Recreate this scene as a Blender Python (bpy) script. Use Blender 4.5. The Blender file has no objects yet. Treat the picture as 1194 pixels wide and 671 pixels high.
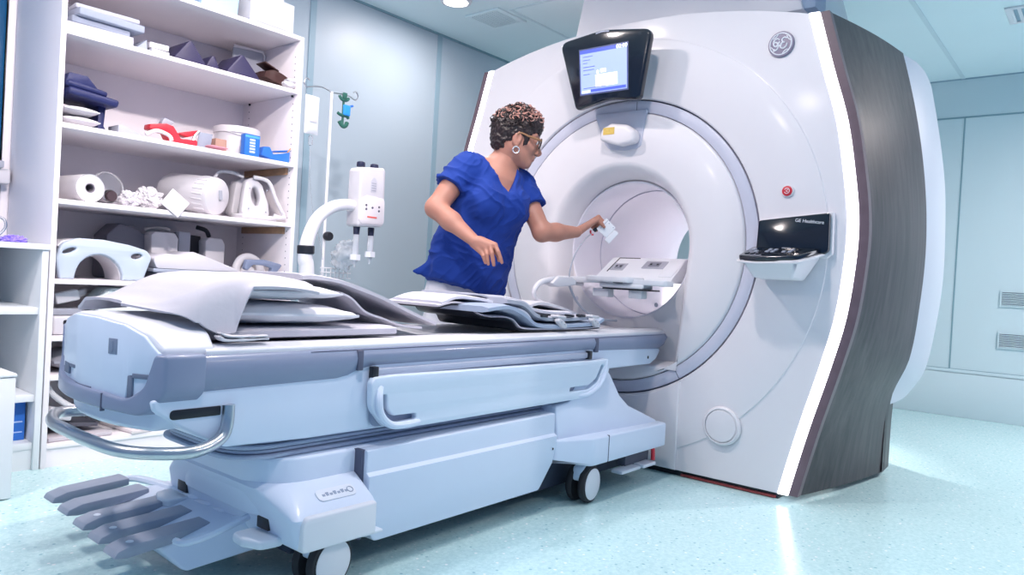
import bpy, bmesh, math, random
import numpy as np
from mathutils import Vector, Matrix
random.seed(7)
C = bpy.context.scene.collection
SC = bpy.context.scene
PI = math.pi

# ------------------------------------------------------------------ camera
cam_d = bpy.data.cameras.new('camera'); cam = bpy.data.objects.new('camera', cam_d); C.objects.link(cam)
cam_d.sensor_width = 36.0; cam_d.lens = 857.86 * 36.0 / 1194.0
cam_d.clip_start = 0.02; cam_d.clip_end = 60
_y, _p, _r = math.radians(39.528), math.radians(-0.7185), math.radians(3.199)
_fw = Vector((math.cos(_y)*math.cos(_p), math.sin(_y)*math.cos(_p), math.sin(_p)))
_rt = Vector((math.sin(_y), -math.cos(_y), 0)); _up = _rt.cross(_fw)
_r2 = math.cos(_r)*_rt + math.sin(_r)*_up; _u2 = -math.sin(_r)*_rt + math.cos(_r)*_up
cam.matrix_world = Matrix(((_r2.x, _u2.x, -_fw.x, 0), (_r2.y, _u2.y, -_fw.y, 0), (_r2.z, _u2.z, -_fw.z, 0.955), (0, 0, 0, 1)))
SC.camera = cam

# ------------------------------------------------------------------ world, exposure
SC.view_settings.view_transform = 'Standard'; SC.view_settings.look = 'None'
SC.view_settings.gamma = 1.0; SC.view_settings.use_curve_mapping = False
SC.view_settings.exposure = 0.42
wd = bpy.data.worlds.new('daylight'); SC.world = wd; wd.use_nodes = True
_nt = wd.node_tree; _tc = _nt.nodes.new('ShaderNodeTexCoord'); _sx = _nt.nodes.new('ShaderNodeSeparateXYZ'); _cr = _nt.nodes.new('ShaderNodeValToRGB')
_ma = _nt.nodes.new('ShaderNodeMath'); _ma.operation = 'MULTIPLY_ADD'; _ma.inputs[1].default_value = 0.5; _ma.inputs[2].default_value = 0.5
_nt.links.new(_tc.outputs['Generated'], _sx.inputs[0]); _nt.links.new(_sx.outputs[2], _ma.inputs[0]); _nt.links.new(_ma.outputs[0], _cr.inputs[0])
_cr.color_ramp.elements[0].position = 0.44; _cr.color_ramp.elements[0].color = (0.08, 0.34, 0.84, 1)
_cr.color_ramp.elements[1].position = 0.60; _cr.color_ramp.elements[1].color = (0.46, 0.64, 1.0, 1)
_nt.links.new(_cr.outputs[0], _nt.nodes['Background'].inputs[0])
_nt.nodes['Background'].inputs[1].default_value = 0.40

# ------------------------------------------------------------------ lamps (light only; their fittings are built below)
CEIL = 2.855
# x, y, watts, beam spread in degrees, point the lamp is tilted toward (or None for straight down)
LAMPS = [(3.62, 3.63, 13, 180, None), (2.05, 2.75, 17.5, 180, None), (0.9, 1.0, 29, 95, (1.70, 3.9, 1.2)), (2.1, 1.5, 17, 180, None), (5.5, -0.9, 66, 170, None), (3.2, -1.4, 20, 170, None), (-0.4, 2.4, 33, 180, None), (6.2, 2.6, 17, 40, (5.2, 2.115, 1.1))]  # tilted shelf lamp and the left, right and rear lamps: unseen, added as fill
for x, y, w, spr, tgt in LAMPS:
    ld = bpy.data.lights.new('downlight_bulb', 'AREA'); ld.shape = 'DISK'; ld.size = 0.16
    ld.energy = w; ld.color = (1.0, 0.88, 0.85); ld.spread = math.radians(spr)
    lo = bpy.data.objects.new('downlight_bulb', ld); C.objects.link(lo); lo.location = (x, y, CEIL - 0.035)
    if tgt: lo.rotation_euler = (Vector(tgt) - lo.location).to_track_quat('-Z', 'Y').to_euler()

# ------------------------------------------------------------------ helpers
MATS = {}
def mat(name, col, rough=0.45, metal=0.0, coat=0.0, var=0.04, scale=9.0, bump=0.0, emit=0.0, trans=0.0, alpha=1.0, ior=1.45, spec=0.5, bscale=None, sheen=0.0, sss=0.0):
    if name in MATS: return MATS[name]
    m = bpy.data.materials.new(name); m.use_nodes = True; nt = m.node_tree; b = nt.nodes['Principled BSDF']
    tc = nt.nodes.new('ShaderNodeTexCoord'); nz = nt.nodes.new('ShaderNodeTexNoise'); nz.inputs['Scale'].default_value = scale
    nz.inputs['Detail'].default_value = 3.0
    nt.links.new(tc.outputs['Object'], nz.inputs['Vector'])
    mx = nt.nodes.new('ShaderNodeMix'); mx.data_type = 'RGBA'
    mx.inputs[6].default_value = (*[c*(1-var) for c in col], 1); mx.inputs[7].default_value = (*[min(1, c*(1+var)) for c in col], 1)
    nt.links.new(nz.outputs['Fac'], mx.inputs[0]); nt.links.new(mx.outputs[2], b.inputs['Base Color'])
    b.inputs['Roughness'].default_value = rough; b.inputs['Metallic'].default_value = metal
    b.inputs['Coat Weight'].default_value = coat; b.inputs['Coat Roughness'].default_value = 0.12
    b.inputs['Specular IOR Level'].default_value = spec; b.inputs['IOR'].default_value = ior
    b.inputs['Transmission Weight'].default_value = trans; b.inputs['Alpha'].default_value = alpha
    if sheen: b.inputs['Sheen Weight'].default_value = sheen
    if sss:
        b.inputs['Subsurface Weight'].default_value = sss; b.inputs['Subsurface Radius'].default_value = (0.01, 0.004, 0.002)
    if emit:
        b.inputs['Emission Color'].default_value = (*col, 1); b.inputs['Emission Strength'].default_value = emit
    if bump:
        n2 = nt.nodes.new('ShaderNodeTexNoise'); n2.inputs['Scale'].default_value = bscale or scale*6; n2.inputs['Detail'].default_value = 4
        nt.links.new(tc.outputs['Object'], n2.inputs['Vector'])
        bp = nt.nodes.new('ShaderNodeBump'); bp.inputs['Strength'].default_value = bump; bp.inputs['Distance'].default_value = 0.01
        nt.links.new(n2.outputs['Fac'], bp.inputs['Height']); nt.links.new(bp.outputs['Normal'], b.inputs['Normal'])
    MATS[name] = m
    return m

def wloc(o):
    v = Vector((0, 0, 0))
    while o is not None:
        v = v + o.location; o = o.parent
    return v

def join(*bms):
    out = bmesh.new()
    for b in bms:
        me = bpy.data.meshes.new('tmp'); b.to_mesh(me); out.from_mesh(me); bpy.data.meshes.remove(me); b.free()
    return out

def obj(name, bm, m, parent=None, ang=35, smooth=True):
    """one mesh object; shapes are given in world metres"""
    if isinstance(bm, (list, tuple)): bm = join(*bm)
    me = bpy.data.meshes.new(name)
    if isinstance(bm, bpy.types.Mesh): me = bm; me.name = name
    else:
        bmesh.ops.remove_doubles(bm, verts=bm.verts, dist=1e-6)
        bm.to_mesh(me); bm.free()
    o = bpy.data.objects.new(name, me); C.objects.link(o)
    if parent is None:
        n = len(me.vertices); co = np.empty(n*3); me.vertices.foreach_get('co', co); co = co.reshape(-1, 3)
        a, b = co.min(0), co.max(0); base = Vector(((a[0]+b[0])/2, (a[1]+b[1])/2, a[2]))
        me.transform(Matrix.Translation(-base)); o.location = base
    else:
        o.parent = parent; me.transform(Matrix.Translation(-wloc(parent)))
    for mm in (m if isinstance(m, (list, tuple)) else [m]): me.materials.append(mm)
    if smooth:
        me.polygons.foreach_set('use_smooth', [True]*len(me.polygons)); me.set_sharp_from_angle(angle=math.radians(ang))
    me.update()
    return o

def tag(o, label, cat, group=None):
    o['label'] = label; o['category'] = cat
    if group: o['group'] = group
    return o

def thing(name, label, cat, loc, group=None):
    o = bpy.data.objects.new(name, None); C.objects.link(o); o.location = loc; o.empty_display_size = 0.1
    return tag(o, label, cat, group)

def struct(name, bm, m, parent=None, ang=35):
    o = obj(name, bm, m, parent, ang)
    if parent is None: o['kind'] = 'structure'
    return o

def bev(bm, r, seg=2, ang=30):
    if r <= 0: return bm
    es = [e for e in bm.edges if len(e.link_faces) == 2 and e.calc_face_angle(0) > math.radians(ang)]
    bmesh.ops.bevel(bm, geom=es, offset=r, offset_type='OFFSET', segments=seg, profile=0.5, affect='EDGES', clamp_overlap=True)
    return bm

def box(x0, x1, y0, y1, z0, z1, r=0.0, seg=2):
    bm = bmesh.new(); bmesh.ops.create_cube(bm, size=1)
    bmesh.ops.transform(bm, matrix=Matrix.Translation(((x0+x1)/2, (y0+y1)/2, (z0+z1)/2)) @ Matrix.Diagonal((abs(x1-x0), abs(y1-y0), abs(z1-z0), 1)), verts=bm.verts)
    return bev(bm, r, seg)

def xf(bm, M):
    bmesh.ops.transform(bm, matrix=M, verts=bm.verts); return bm
def rot(bm, axis, deg, piv):
    p = Vector(piv); return xf(bm, Matrix.Translation(p) @ Matrix.Rotation(math.radians(deg), 4, axis) @ Matrix.Translation(-p))
def warp(bm, fn):
    for v in bm.verts: v.co = Vector(fn(*v.co))
    return bm

def chaikin(pts, n=2, closed=True):
    pts = [tuple(p) for p in pts]
    for _ in range(n):
        out = []
        L = len(pts)
        rng = range(L) if closed else range(L-1)
        if not closed: out.append(pts[0])
        for i in rng:
            a, b = pts[i], pts[(i+1) % L]
            out.append(tuple(.75*p+.25*q for p, q in zip(a, b))); out.append(tuple(.25*p+.75*q for p, q in zip(a, b)))
        if not closed: out.append(pts[-1])
        pts = out
    return pts

def rnd(pts, r, seg=5):
    """round the corners of a closed 2D polygon (radius per corner or one for all)"""
    out = []; n = len(pts)
    for i in range(n):
        p = Vector(pts[i]); a = Vector(pts[i-1]); b = Vector(pts[(i+1) % n])
        rr = r[i] if isinstance(r, (list, tuple)) else r
        u = (a-p); w = (b-p); lu, lw = u.length, w.length
        if rr <= 0 or lu < 1e-6 or lw < 1e-6: out.append(tuple(p)); continue
        u /= lu; w /= lw
        c = max(-1, min(1, u.dot(w))); th = math.acos(c)
        if th > math.radians(175): out.append(tuple(p)); continue
        t = min(rr/math.tan(th/2), lu*.49, lw*.49); q0 = p+u*t; q1 = p+w*t
        for k in range(seg+1):
            s = k/seg; out.append(tuple((1-s)**2*q0 + 2*s*(1-s)*p + s*s*q1))
    return out

def ext(pts, plane, a, b, r=0.0, seg=2, ang=30):
    """polygon in a coordinate plane ('xz','yz','xy') extruded along the third axis from a to b"""
    f = {'xz': lambda p, t: (p[0], t, p[1]), 'yz': lambda p, t: (t, p[0], p[1]), 'xy': lambda p, t: (p[0], p[1], t)}[plane]
    bm = bmesh.new()
    A = [bm.verts.new(f(p, a)) for p in pts]; B = [bm.verts.new(f(p, b)) for p in pts]; n = len(pts)
    bm.faces.new(A); bm.faces.new(B[::-1])
    for i in range(n): bm.faces.new((A[i], B[i], B[(i+1) % n], A[(i+1) % n]))
    bmesh.ops.recalc_face_normals(bm, faces=bm.faces)
    if r > 0:
        caps = [e for e in bm.edges if len(e.link_faces) == 2 and any(len(fc.verts) == n for fc in e.link_faces) and e.calc_face_angle(0) > math.radians(ang)]
        bmesh.ops.bevel(bm, geom=caps, offset=r, offset_type='OFFSET', segments=seg, profile=0.5, affect='EDGES', clamp_overlap=True)
    return bm

def plate(outer, holes, plane, a, b, r=0.0):
    """flat plate with holes, slightly rounded edges"""
    cu = bpy.data.curves.new('p', 'CURVE'); cu.dimensions = '2D'; cu.fill_mode = 'BOTH'
    for loop in [outer] + list(holes):
        s = cu.splines.new('POLY'); s.points.add(len(loop)-1); s.use_cyclic_u = True
        for q, p in zip(s.points, loop): q.co = (p[0], p[1], 0, 1)
    cu.extrude = abs(b-a)/2 - r; cu.bevel_depth = r; cu.bevel_resolution = 2
    if r > 0: cu.offset = -r
    o = bpy.data.objects.new('p', cu); me = o.to_mesh(); bm = bmesh.new(); bm.from_mesh(me); o.to_mesh_clear()
    bpy.data.objects.remove(o); bpy.data.curves.remove(cu)
    mid = (a+b)/2
    f = {'xz': lambda x, y, z: (x, mid+z, y), 'yz': lambda x, y, z: (mid+z, x, y), 'xy': lambda x, y, z: (x, y, mid+z)}[plane]
    warp(bm, f); bmesh.ops.remove_doubles(bm, verts=bm.verts, dist=1e-5); bmesh.ops.recalc_face_normals(bm, faces=bm.faces)
    return bm

def catmull(P, n=8, closed=False):
    P = [Vector(p) for p in P]; out = []; L = len(P)
    for i in range(L if closed else L-1):
        g = (lambda k: P[k % L]) if closed else (lambda k: P[max(0, min(L-1, k))])
        p0, p1, p2, p3 = g(i-1), g(i), g(i+1), g(i+2)
        for k in range(n):
            t = k/n
            out.append(0.5*((2*p1) + (-p0+p2)*t + (2*p0-5*p1+4*p2-p3)*t*t + (-p0+3*p1-3*p2+p3)*t**3))
    if not closed: out.append(P[-1])
    return out

def tube(P, r, seg=10, n=6, smooth=True, closed=False, flat=1.0, cap=True):
    """swept tube; r is a number or a list with one radius per given point"""
    L = len(P)
    if smooth:
        Q = catmull(P, n, closed)
        if isinstance(r, (list, tuple)):
            R = []
            for i in range(L if closed else L-1):
                for k in range(n): R.append(r[i] + (r[(i+1) % L]-r[i])*k/n)
            if not closed: R.append(r[-1])
        else: R = [r]*len(Q)
    else:
        Q = [Vector(p) for p in P]; R = list(r) if isinstance(r, (list, tuple)) else [r]*L
    bm = bmesh.new(); rings = []; N = len(Q); up = None
    for i in range(N):
        t = (Q[(i+1) % N]-Q[i-1]) if closed else (Q[min(i+1, N-1)]-Q[max(i-1, 0)])
        t.normalize()
        if up is None:
            up = Vector((0, 0, 1)) if abs(t.z) < .9 else Vector((1, 0, 0))
        up = (up - t*up.dot(t)).normalized(); sd = t.cross(up)
        rings.append([bm.verts.new(Q[i] + (sd*math.cos(2*PI*k/seg) + up*math.sin(2*PI*k/seg)*flat)*R[i]) for k in range(seg)])
    for i in range(N if closed else N-1):
        A, B = rings[i], rings[(i+1) % N]
        for k in range(seg): bm.faces.new((A[k], A[(k+1) % seg], B[(k+1) % seg], B[k]))
    if not closed and cap:
        bm.faces.new(rings[0][::-1]); bm.faces.new(rings[-1])
    bmesh.ops.recalc_face_normals(bm, faces=bm.faces)
    return bm

def lathe(prof, centre, axis='z', seg=32, close=True):
    """profile of (radius, height) turned about an axis through centre"""
    bm = bmesh.new(); c = Vector(centre); rings = []
    d = {'z': (Vector((1, 0, 0)), Vector((0, 1, 0)), Vector((0, 0, 1))), 'x': (Vector((0, 1, 0)), Vector((0, 0, 1)), Vector((1, 0, 0))), 'y': (Vector((1, 0, 0)), Vector((0, 0, 1)), Vector((0, 1, 0)))}[axis] if isinstance(axis, str) else axis
    for r, h in prof:
        r = max(r, 1e-4)
        rings.append([bm.verts.new(c + d[0]*r*math.cos(2*PI*k/seg) + d[1]*r*math.sin(2*PI*k/seg) + d[2]*h) for k in range(seg)])
    for A, B in zip(rings, rings[1:]):
        for k in range(seg): bm.faces.new((A[k], A[(k+1) % seg], B[(k+1) % seg], B[k]))
    if close:
        bm.faces.new(rings[0][::-1]); bm.faces.new(rings[-1])
    bmesh.ops.recalc_face_normals(bm, faces=bm.faces)
    return bm

def frame_to(d):
    d = Vector(d).normalized(); a = Vector((0, 0, 1)) if abs(d.z) < .95 else Vector((1, 0, 0))
    u = a.cross(d).normalized(); return (u, d.cross(u), d)

def loft(loops, closed=True, cap0=False, cap1=False):
    bm = bmesh.new(); R = [[bm.verts.new(p) for p in L] for L in loops]; n = len(R[0])
    for A, B in zip(R, R[1:]):
        for k in range(n if closed else n-1): bm.faces.new((A[k], A[(k+1) % n], B[(k+1) % n], B[k]))
    if cap0: bm.faces.new(R[0][::-1])
    if cap1: bm.faces.new(R[-1])
    return bm

def sheet(grid, thick=0.0):
    """open surface from a grid of points, given a thickness"""
    bm = loft(grid, closed=False)
    bmesh.ops.recalc_face_normals(bm, faces=bm.faces)
    if thick:
        bmesh.ops.solidify(bm, geom=bm.faces[:], thickness=thick)
        bmesh.ops.recalc_face_normals(bm, faces=bm.faces)
    return bm

def text(s, size, M, depth=0.0008, align='CENTER'):
    cu = bpy.data.curves.new('t', 'FONT'); cu.body = s; cu.size = size; cu.extrude = depth; cu.align_x = align; cu.align_y = 'CENTER'
    cu.resolution_u = 3
    o = bpy.data.objects.new('t', cu); me = o.to_mesh(); bm = bmesh.new(); bm.from_mesh(me); o.to_mesh_clear()
    bpy.data.objects.remove(o); bpy.data.curves.remove(cu)
    return xf(bm, M)

def basis(o, x, y):
    x = Vector(x).normalized(); y = Vector(y); y = (y - x*x.dot(y)).normalized(); z = x.cross(y)
    return Matrix(((x.x, y.x, z.x, o[0]), (x.y, y.y, z.y, o[1]), (x.z, y.z, z.z, o[2]), (0, 0, 0, 1)))

class SDF:
    """soft solids blended on a grid and skinned with surface nets"""
    def __init__(s, lo, hi, h):
        s.h = h; s.lo = np.array(lo, float); n = np.ceil((np.array(hi)-s.lo)/h).astype(int)+1
        s.ax = [s.lo[i] + h*np.arange(n[i]) for i in range(3)]; s.f = np.full(n, 0.25, np.float32)
    def region(s, lo, hi):
        sl = []
        for i in range(3):
            a = max(0, int((lo[i]-s.lo[i])/s.h)-1); b = min(len(s.ax[i]), int((hi[i]-s.lo[i])/s.h)+3)
            if b <= a: return None
            sl.append(slice(a, b))
        g = np.meshgrid(*[s.ax[i][sl[i]] for i in range(3)], indexing='ij')
        return tuple(sl), g
    def put(s, lo, hi, fn, k=0.01, op='u'):
        m = max(k, s.h)*1.5 + s.h*2
        R = s.region(np.array(lo)-m, np.array(hi)+m)
        if R is None: return
        sl, g = R; d = fn(*g).astype(np.float32); a = s.f[sl]
        if op == 'u':
            if k > 0:
                h = np.clip(.5+.5*(a-d)/k, 0, 1); s.f[sl] = a*(1-h)+d*h - k*h*(1-h)
            else: s.f[sl] = np.minimum(a, d)
        else:
            d = -d
            h = np.clip(.5-.5*(a-d)/max(k, 1e-5), 0, 1); s.f[sl] = a*(1-h)+d*h + k*h*(1-h)
    def cone(s, a, b, ra, rb, k=0.01, op='u', flat=None, fs=1.0):
        a = np.array(a, float); b = np.array(b, float); ab = b-a; L = ab@ab+1e-12; r = max(ra, rb)
        nf = None if flat is None else np.array(flat, float)/np.linalg.norm(flat)
        def fn(x, y, z):
            px, py, pz = x-a[0], y-a[1], z-a[2]
            t = np.clip((px*ab[0]+py*ab[1]+pz*ab[2])/L, 0, 1)
            qx, qy, qz = px-t*ab[0], py-t*ab[1], pz-t*ab[2]
            if nf is not None:
                w = qx*nf[0]+qy*nf[1]+qz*nf[2]; e = w*(1/fs-1)
                qx, qy, qz = qx+e*nf[0], qy+e*nf[1], qz+e*nf[2]
                return (np.sqrt(qx*qx+qy*qy+qz*qz)-(ra+(rb-ra)*t))*min(1, fs)
            return np.sqrt(qx*qx+qy*qy+qz*qz)-(ra+(rb-ra)*t)
        s.put(np.minimum(a, b)-r*max(1, fs), np.maximum(a, b)+r*max(1, fs), fn, k, op)
    def ell(s, c, M, rad, k=0.01, op='u'):
        c = np.array(c, float); M = np.array(M, float); rad = np.array(rad, float); R = rad.max()
        def fn(x, y, z):
            p = [x-c[0], y-c[1], z-c[2]]
            q = [(p[0]*M[i][0]+p[1]*M[i][1]+p[2]*M[i][2])/rad[i] for i in range(3)]
            l = np.sqrt(q[0]**2+q[1]**2+q[2]**2)+1e-9
            g = np.sqrt(sum((q[i]/rad[i])**2 for i in range(3)))+1e-9
            return l*(l-1)/g
        s.put(c-R, c+R, fn, k, op)
    def rbox(s, c, M, half, r, k=0.01, op='u'):
        c = np.array(c, float); M = np.array(M, float); half = np.array(half, float)-r; R = np.linalg.norm(half+r)
        def fn(x, y, z):
            p = [x-c[0], y-c[1], z-c[2]]
            q = [np.abs(p[0]*M[i][0]+p[1]*M[i][1]+p[2]*M[i][2])-half[i] for i in range(3)]
            o = np.sqrt(sum(np.maximum(t, 0)**2 for t in q)); return o+np.minimum(np.maximum(q[0], np.maximum(q[1], q[2])), 0)-r
        s.put(c-R, c+R, fn, k, op)
    def mesh(s, wob=0.0, wsc=30.0, it=0):
        f = s.f; h = s.h
        ins = f < 0
        cnt = np.zeros(tuple(n-1 for n in f.shape), np.int8)
        cs = [(i, j, k) for i in (0, 1) for j in (0, 1) for k in (0, 1)]
        N = cnt.shape
        for c in cs: cnt += ins[c[0]:c[0]+N[0], c[1]:c[1]+N[1], c[2]:c[2]+N[2]]
        act = (cnt > 0) & (cnt < 8); I = np.argwhere(act); idx = np.full(N, -1, np.int64); idx[act] = np.arange(len(I))
        pos = np.zeros((len(I), 3)); num = np.zeros(len(I))
        val = {c: f[I[:, 0]+c[0], I[:, 1]+c[1], I[:, 2]+c[2]] for c in cs}
        for c in cs:
            for ax in range(3):
                if c[ax] == 0:
                    e = list(c); e[ax] = 1; e = tuple(e); v0, v1 = val[c], val[e]; m = (v0 < 0) != (v1 < 0)
                    t = v0[m]/(v0[m]-v1[m]); p = np.tile(np.array(c, float), (m.sum(), 1)); p[:, ax] += t
                    pos[m] += p; num[m] += 1
        pos = (pos/num[:, None] + I)*h + s.lo
        F = []
        for ax in range(3):
            a, b = [i for i in range(3) if i != ax]
            A = [slice(None)]*3; B = [slice(None)]*3; A[ax] = slice(0, -1); B[ax] = slice(1, None)
            s0 = ins[tuple(A)]; s1 = ins[tuple(B)]; ch = np.argwhere(s0 != s1)
            ch = ch[(ch[:, a] > 0) & (ch[:, b] > 0) & (ch[:, a] < N[a]) & (ch[:, b] < N[b])]
            def cell(da, db):
                q = ch.copy(); q[:, a] -= da; q[:, b] -= db; return idx[q[:, 0], q[:, 1], q[:, 2]]
            Q = np.stack([cell(1, 1), cell(0, 1), cell(0, 0), cell(1, 0)], 1)
            fl = s0[ch[:, 0], ch[:, 1], ch[:, 2]]
            if ax == 1: fl = ~fl
            Q[~fl] = Q[~fl][:, ::-1]; F.append(Q)
        F = np.concatenate(F); F = F[(F >= 0).all(1)]
        if it:
            E = np.concatenate([F[:, [0, 1]], F[:, [1, 2]], F[:, [2, 3]], F[:, [3, 0]]])
            for _ in range(it):
                acc = np.zeros_like(pos); c2 = np.zeros(len(pos))
                for k in range(3):
                    acc[:, k] = np.bincount(E[:, 0], pos[E[:, 1], k], len(pos)) + np.bincount(E[:, 1], pos[E[:, 0], k], len(pos))
                c2 = np.bincount(E[:, 0], minlength=len(pos)) + np.bincount(E[:, 1], minlength=len(pos))
                pos = pos*.5 + .5*acc/np.maximum(c2, 1)[:, None]
        me = bpy.data.meshes.new('sdf'); me.from_pydata(pos.tolist(), [], F.tolist()); me.update()
        return me
def sdfbm(me):
    bm = bmesh.new(); bm.from_mesh(me); bpy.data.meshes.remove(me); return bm

# ------------------------------------------------------------------ materials
WHITE = mat('white_plastic', (0.78, 0.78, 0.82), 0.35, coat=0.15, var=0.01)
MRIW = mat('scanner_cover_white', (0.79, 0.755, 0.78), 0.38, coat=0.1, var=0.01)
LAV = mat('scanner_trim_grey', (0.60, 0.60, 0.70), 0.35, var=0.02)
RAIL = mat('table_rail_grey', (0.24, 0.28, 0.40), 0.35, coat=0.2, var=0.02)
TABW = mat('table_cover_white', (0.68, 0.76, 0.90), 0.38, coat=0.15, var=0.015)
DARK = mat('dark_plastic', (0.015, 0.017, 0.025), 0.35, var=0.1)
BLACKG = mat('black_gloss', (0.006, 0.008, 0.016), 0.12, coat=0.6, var=0.1)
GAP = mat('seam_dark', (0.10, 0.11, 0.17), 0.6, var=0.1)
STEEL = mat('brushed_steel', (0.55, 0.57, 0.60), 0.28, metal=1.0, var=0.08, scale=40)
RUBBER = mat('rubber_black', (0.02, 0.02, 0.025), 0.6, var=0.2)
LAMIN = mat('white_laminate', (0.86, 0.82, 0.86), 0.4, var=0.015)
PEDAL = mat('pedal_grey', (0.33, 0.37, 0.46), 0.5, var=0.05)
LED = mat('led_strip_white', (0.93, 0.93, 1.0), 0.5, emit=3.0, var=0.0)
LAMPM = mat('downlight_lens', (1.0, 0.97, 0.98), 0.4, emit=7.0, var=0.0)
RED = mat('red_plastic', (0.62, 0.03, 0.05), 0.35, var=0.08)
BLUEP = mat('blue_plastic', (0.03, 0.17, 0.62), 0.35, var=0.08)
PAPER = mat('white_paper', (0.62, 0.61, 0.64), 0.8, var=0.02)
# ================================================================== ROOM
def node_mat(name):
    m = bpy.data.materials.new(name); m.use_nodes = True; return m, m.node_tree, m.node_tree.nodes['Principled BSDF']
# speckled sheet-vinyl floor
FLOOR, nt, b = node_mat('speckled_vinyl_floor')
tc = nt.nodes.new('ShaderNodeTexCoord')
def ramp(src, stops):
    r = nt.nodes.new('ShaderNodeValToRGB'); r.color_ramp.elements[0].position = stops[0][0]; r.color_ramp.elements[0].color = (*stops[0][1], 1)
    r.color_ramp.elements[1].position = stops[1][0]; r.color_ramp.elements[1].color = (*stops[1][1], 1)
    nt.links.new(src, r.inputs[0]); return r.outputs[0]
vo = nt.nodes.new('ShaderNodeTexVoronoi'); vo.inputs['Scale'].default_value = 30; vo.inputs['Randomness'].default_value = 1
nt.links.new(tc.outputs['Object'], vo.inputs['Vector'])
spk = ramp(vo.outputs['Distance'], [(0.13, (1, 1, 1)), (0.19, (0, 0, 0))])
vo2 = nt.nodes.new('ShaderNodeTexVoronoi'); vo2.inputs['Scale'].default_value = 75
nt.links.new(tc.outputs['Object'], vo2.inputs['Vector'])
spk2 = ramp(vo2.outputs['Distance'], [(0.14, (1, 1, 1)), (0.24, (0, 0, 0))])
nz = nt.nodes.new('ShaderNodeTexNoise'); nz.inputs['Scale'].default_value = 60; nz.inputs['Detail'].default_value = 6
nt.links.new(tc.outputs['Object'], nz.inputs['Vector'])
base = ramp(nz.outputs['Fac'], [(0.35, (0.49, 0.73, 0.75)), (0.65, (0.60, 0.83, 0.84))])
def mix(f, a, c):
    m = nt.nodes.new('ShaderNodeMix'); m.data_type = 'RGBA'
    nt.links.new(f, m.inputs[0])
    for s, v in ((6, a), (7, c)):
        if isinstance(v, tuple): m.inputs[s].default_value = (*v, 1)
        else: nt.links.new(v, m.inputs[s])
    return m.outputs[2]
cpick = ramp(vo.outputs['Color'], [(0.45, (0.30, 0.54, 0.60)), (0.55, (0.90, 0.96, 0.96))])
c1 = mix(spk2, base, (0.68, 0.88, 0.91)); c2 = mix(spk, c1, cpick)
nt.links.new(c2, b.inputs['Base Color']); b.inputs['Roughness'].default_value = 0.21; b.inputs['Specular IOR Level'].default_value = 0.5
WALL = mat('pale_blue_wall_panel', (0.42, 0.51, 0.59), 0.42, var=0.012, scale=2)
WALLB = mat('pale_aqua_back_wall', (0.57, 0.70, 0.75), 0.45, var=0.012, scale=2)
CEILM = mat('pale_aqua_ceiling', (0.78, 0.92, 0.96), 0.6, var=0.015, scale=3)
JOINT = mat('grey_blue_joint', (0.28, 0.41, 0.50), 0.4, var=0.03)
JOINTL = mat('pale_joint', (0.66, 0.80, 0.85), 0.5, var=0.02)
SEAM = mat('thin_seam_teal', (0.22, 0.36, 0.42), 0.5, var=0.05)
X1, YW, Y0, X0 = 7.18, 4.245, -2.2, -1.6
struct('floor', box(X0, X1+.1, Y0, YW+.1, -0.08, 0.0), FLOOR)
struct('ceiling', box(X0, X1+.1, Y0, YW+.1, CEIL, CEIL+0.1), CEILM)
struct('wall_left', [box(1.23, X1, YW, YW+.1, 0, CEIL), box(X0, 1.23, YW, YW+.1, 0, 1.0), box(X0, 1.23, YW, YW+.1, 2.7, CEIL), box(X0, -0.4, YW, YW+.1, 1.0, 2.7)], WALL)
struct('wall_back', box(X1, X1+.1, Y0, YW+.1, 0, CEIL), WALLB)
# observation window in the left wall
w = struct('window_1', [box(1.165, 1.235, YW-.03, YW+.06, .96, 2.74, .006), box(-.4, -.33, YW-.03, YW+.06, .96, 2.74, .006), box(-.33, 1.165, YW-.03, YW+.06, .96, 1.03, .006), box(-.33, 1.165, YW-.03, YW+.06, 2.67, 2.74, .006)], LAMIN)
struct('window_pane', box(-.33, 1.165, YW+.005, YW+.02, 1.03, 2.67), mat('dark_blue_glass', (0.012, 0.10, 0.24), 0.08, coat=0.4, var=0.1), w)
k = 1
for x in (1.76, 2.90, 4.078, 5.25, 6.42):
    struct('trim_%d' % k, box(x-.024, x+.024, YW-.006, YW+.001, 0.1, CEIL), JOINT); k += 1
struct('trim_%d' % k, box(1.0, X1, YW-.012, YW, CEIL-.014, CEIL), SEAM); k += 1
# back wall: frieze seam, panel joint, double skirting line
struct('trim_%d' % k, box(X1-.005, X1, Y0, YW, 2.517, 2.530), SEAM); k += 1
struct('trim_%d' % k, box(X1-.005, X1, Y0, YW, CEIL-.012, CEIL), JOINT); k += 1
for y in (1.08, 2.35, -0.15, -1.4):
    struct('trim_%d' % k, box(X1-.004, X1, y-.006, y+.006, .40, 2.517), SEAM); k += 1
struct('baseboard_back', [box(X1-.016, X1, Y0, YW, 0, .366, .003), box(X1-.010, X1, Y0, YW, .372, .398, .002)], WALLB)
struct('trim_%d' % k, box(X1-.006, X1, Y0, YW, .398, .403), SEAM); k += 1
# ceiling seams
for (xa, xb, ya, yb, m) in ((3.2, X1, 1.095, 1.125, JOINTL), (5.075, 5.083, -2, 1.1, SEAM), (3.97, X1, 3.41, 3.432, JOINTL), (3.955, 3.977, 1.2, 3.432, JOINTL)):
    struct('trim_%d' % k, box(xa, xb, ya, yb, CEIL-.004, CEIL), m); k += 1
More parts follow.
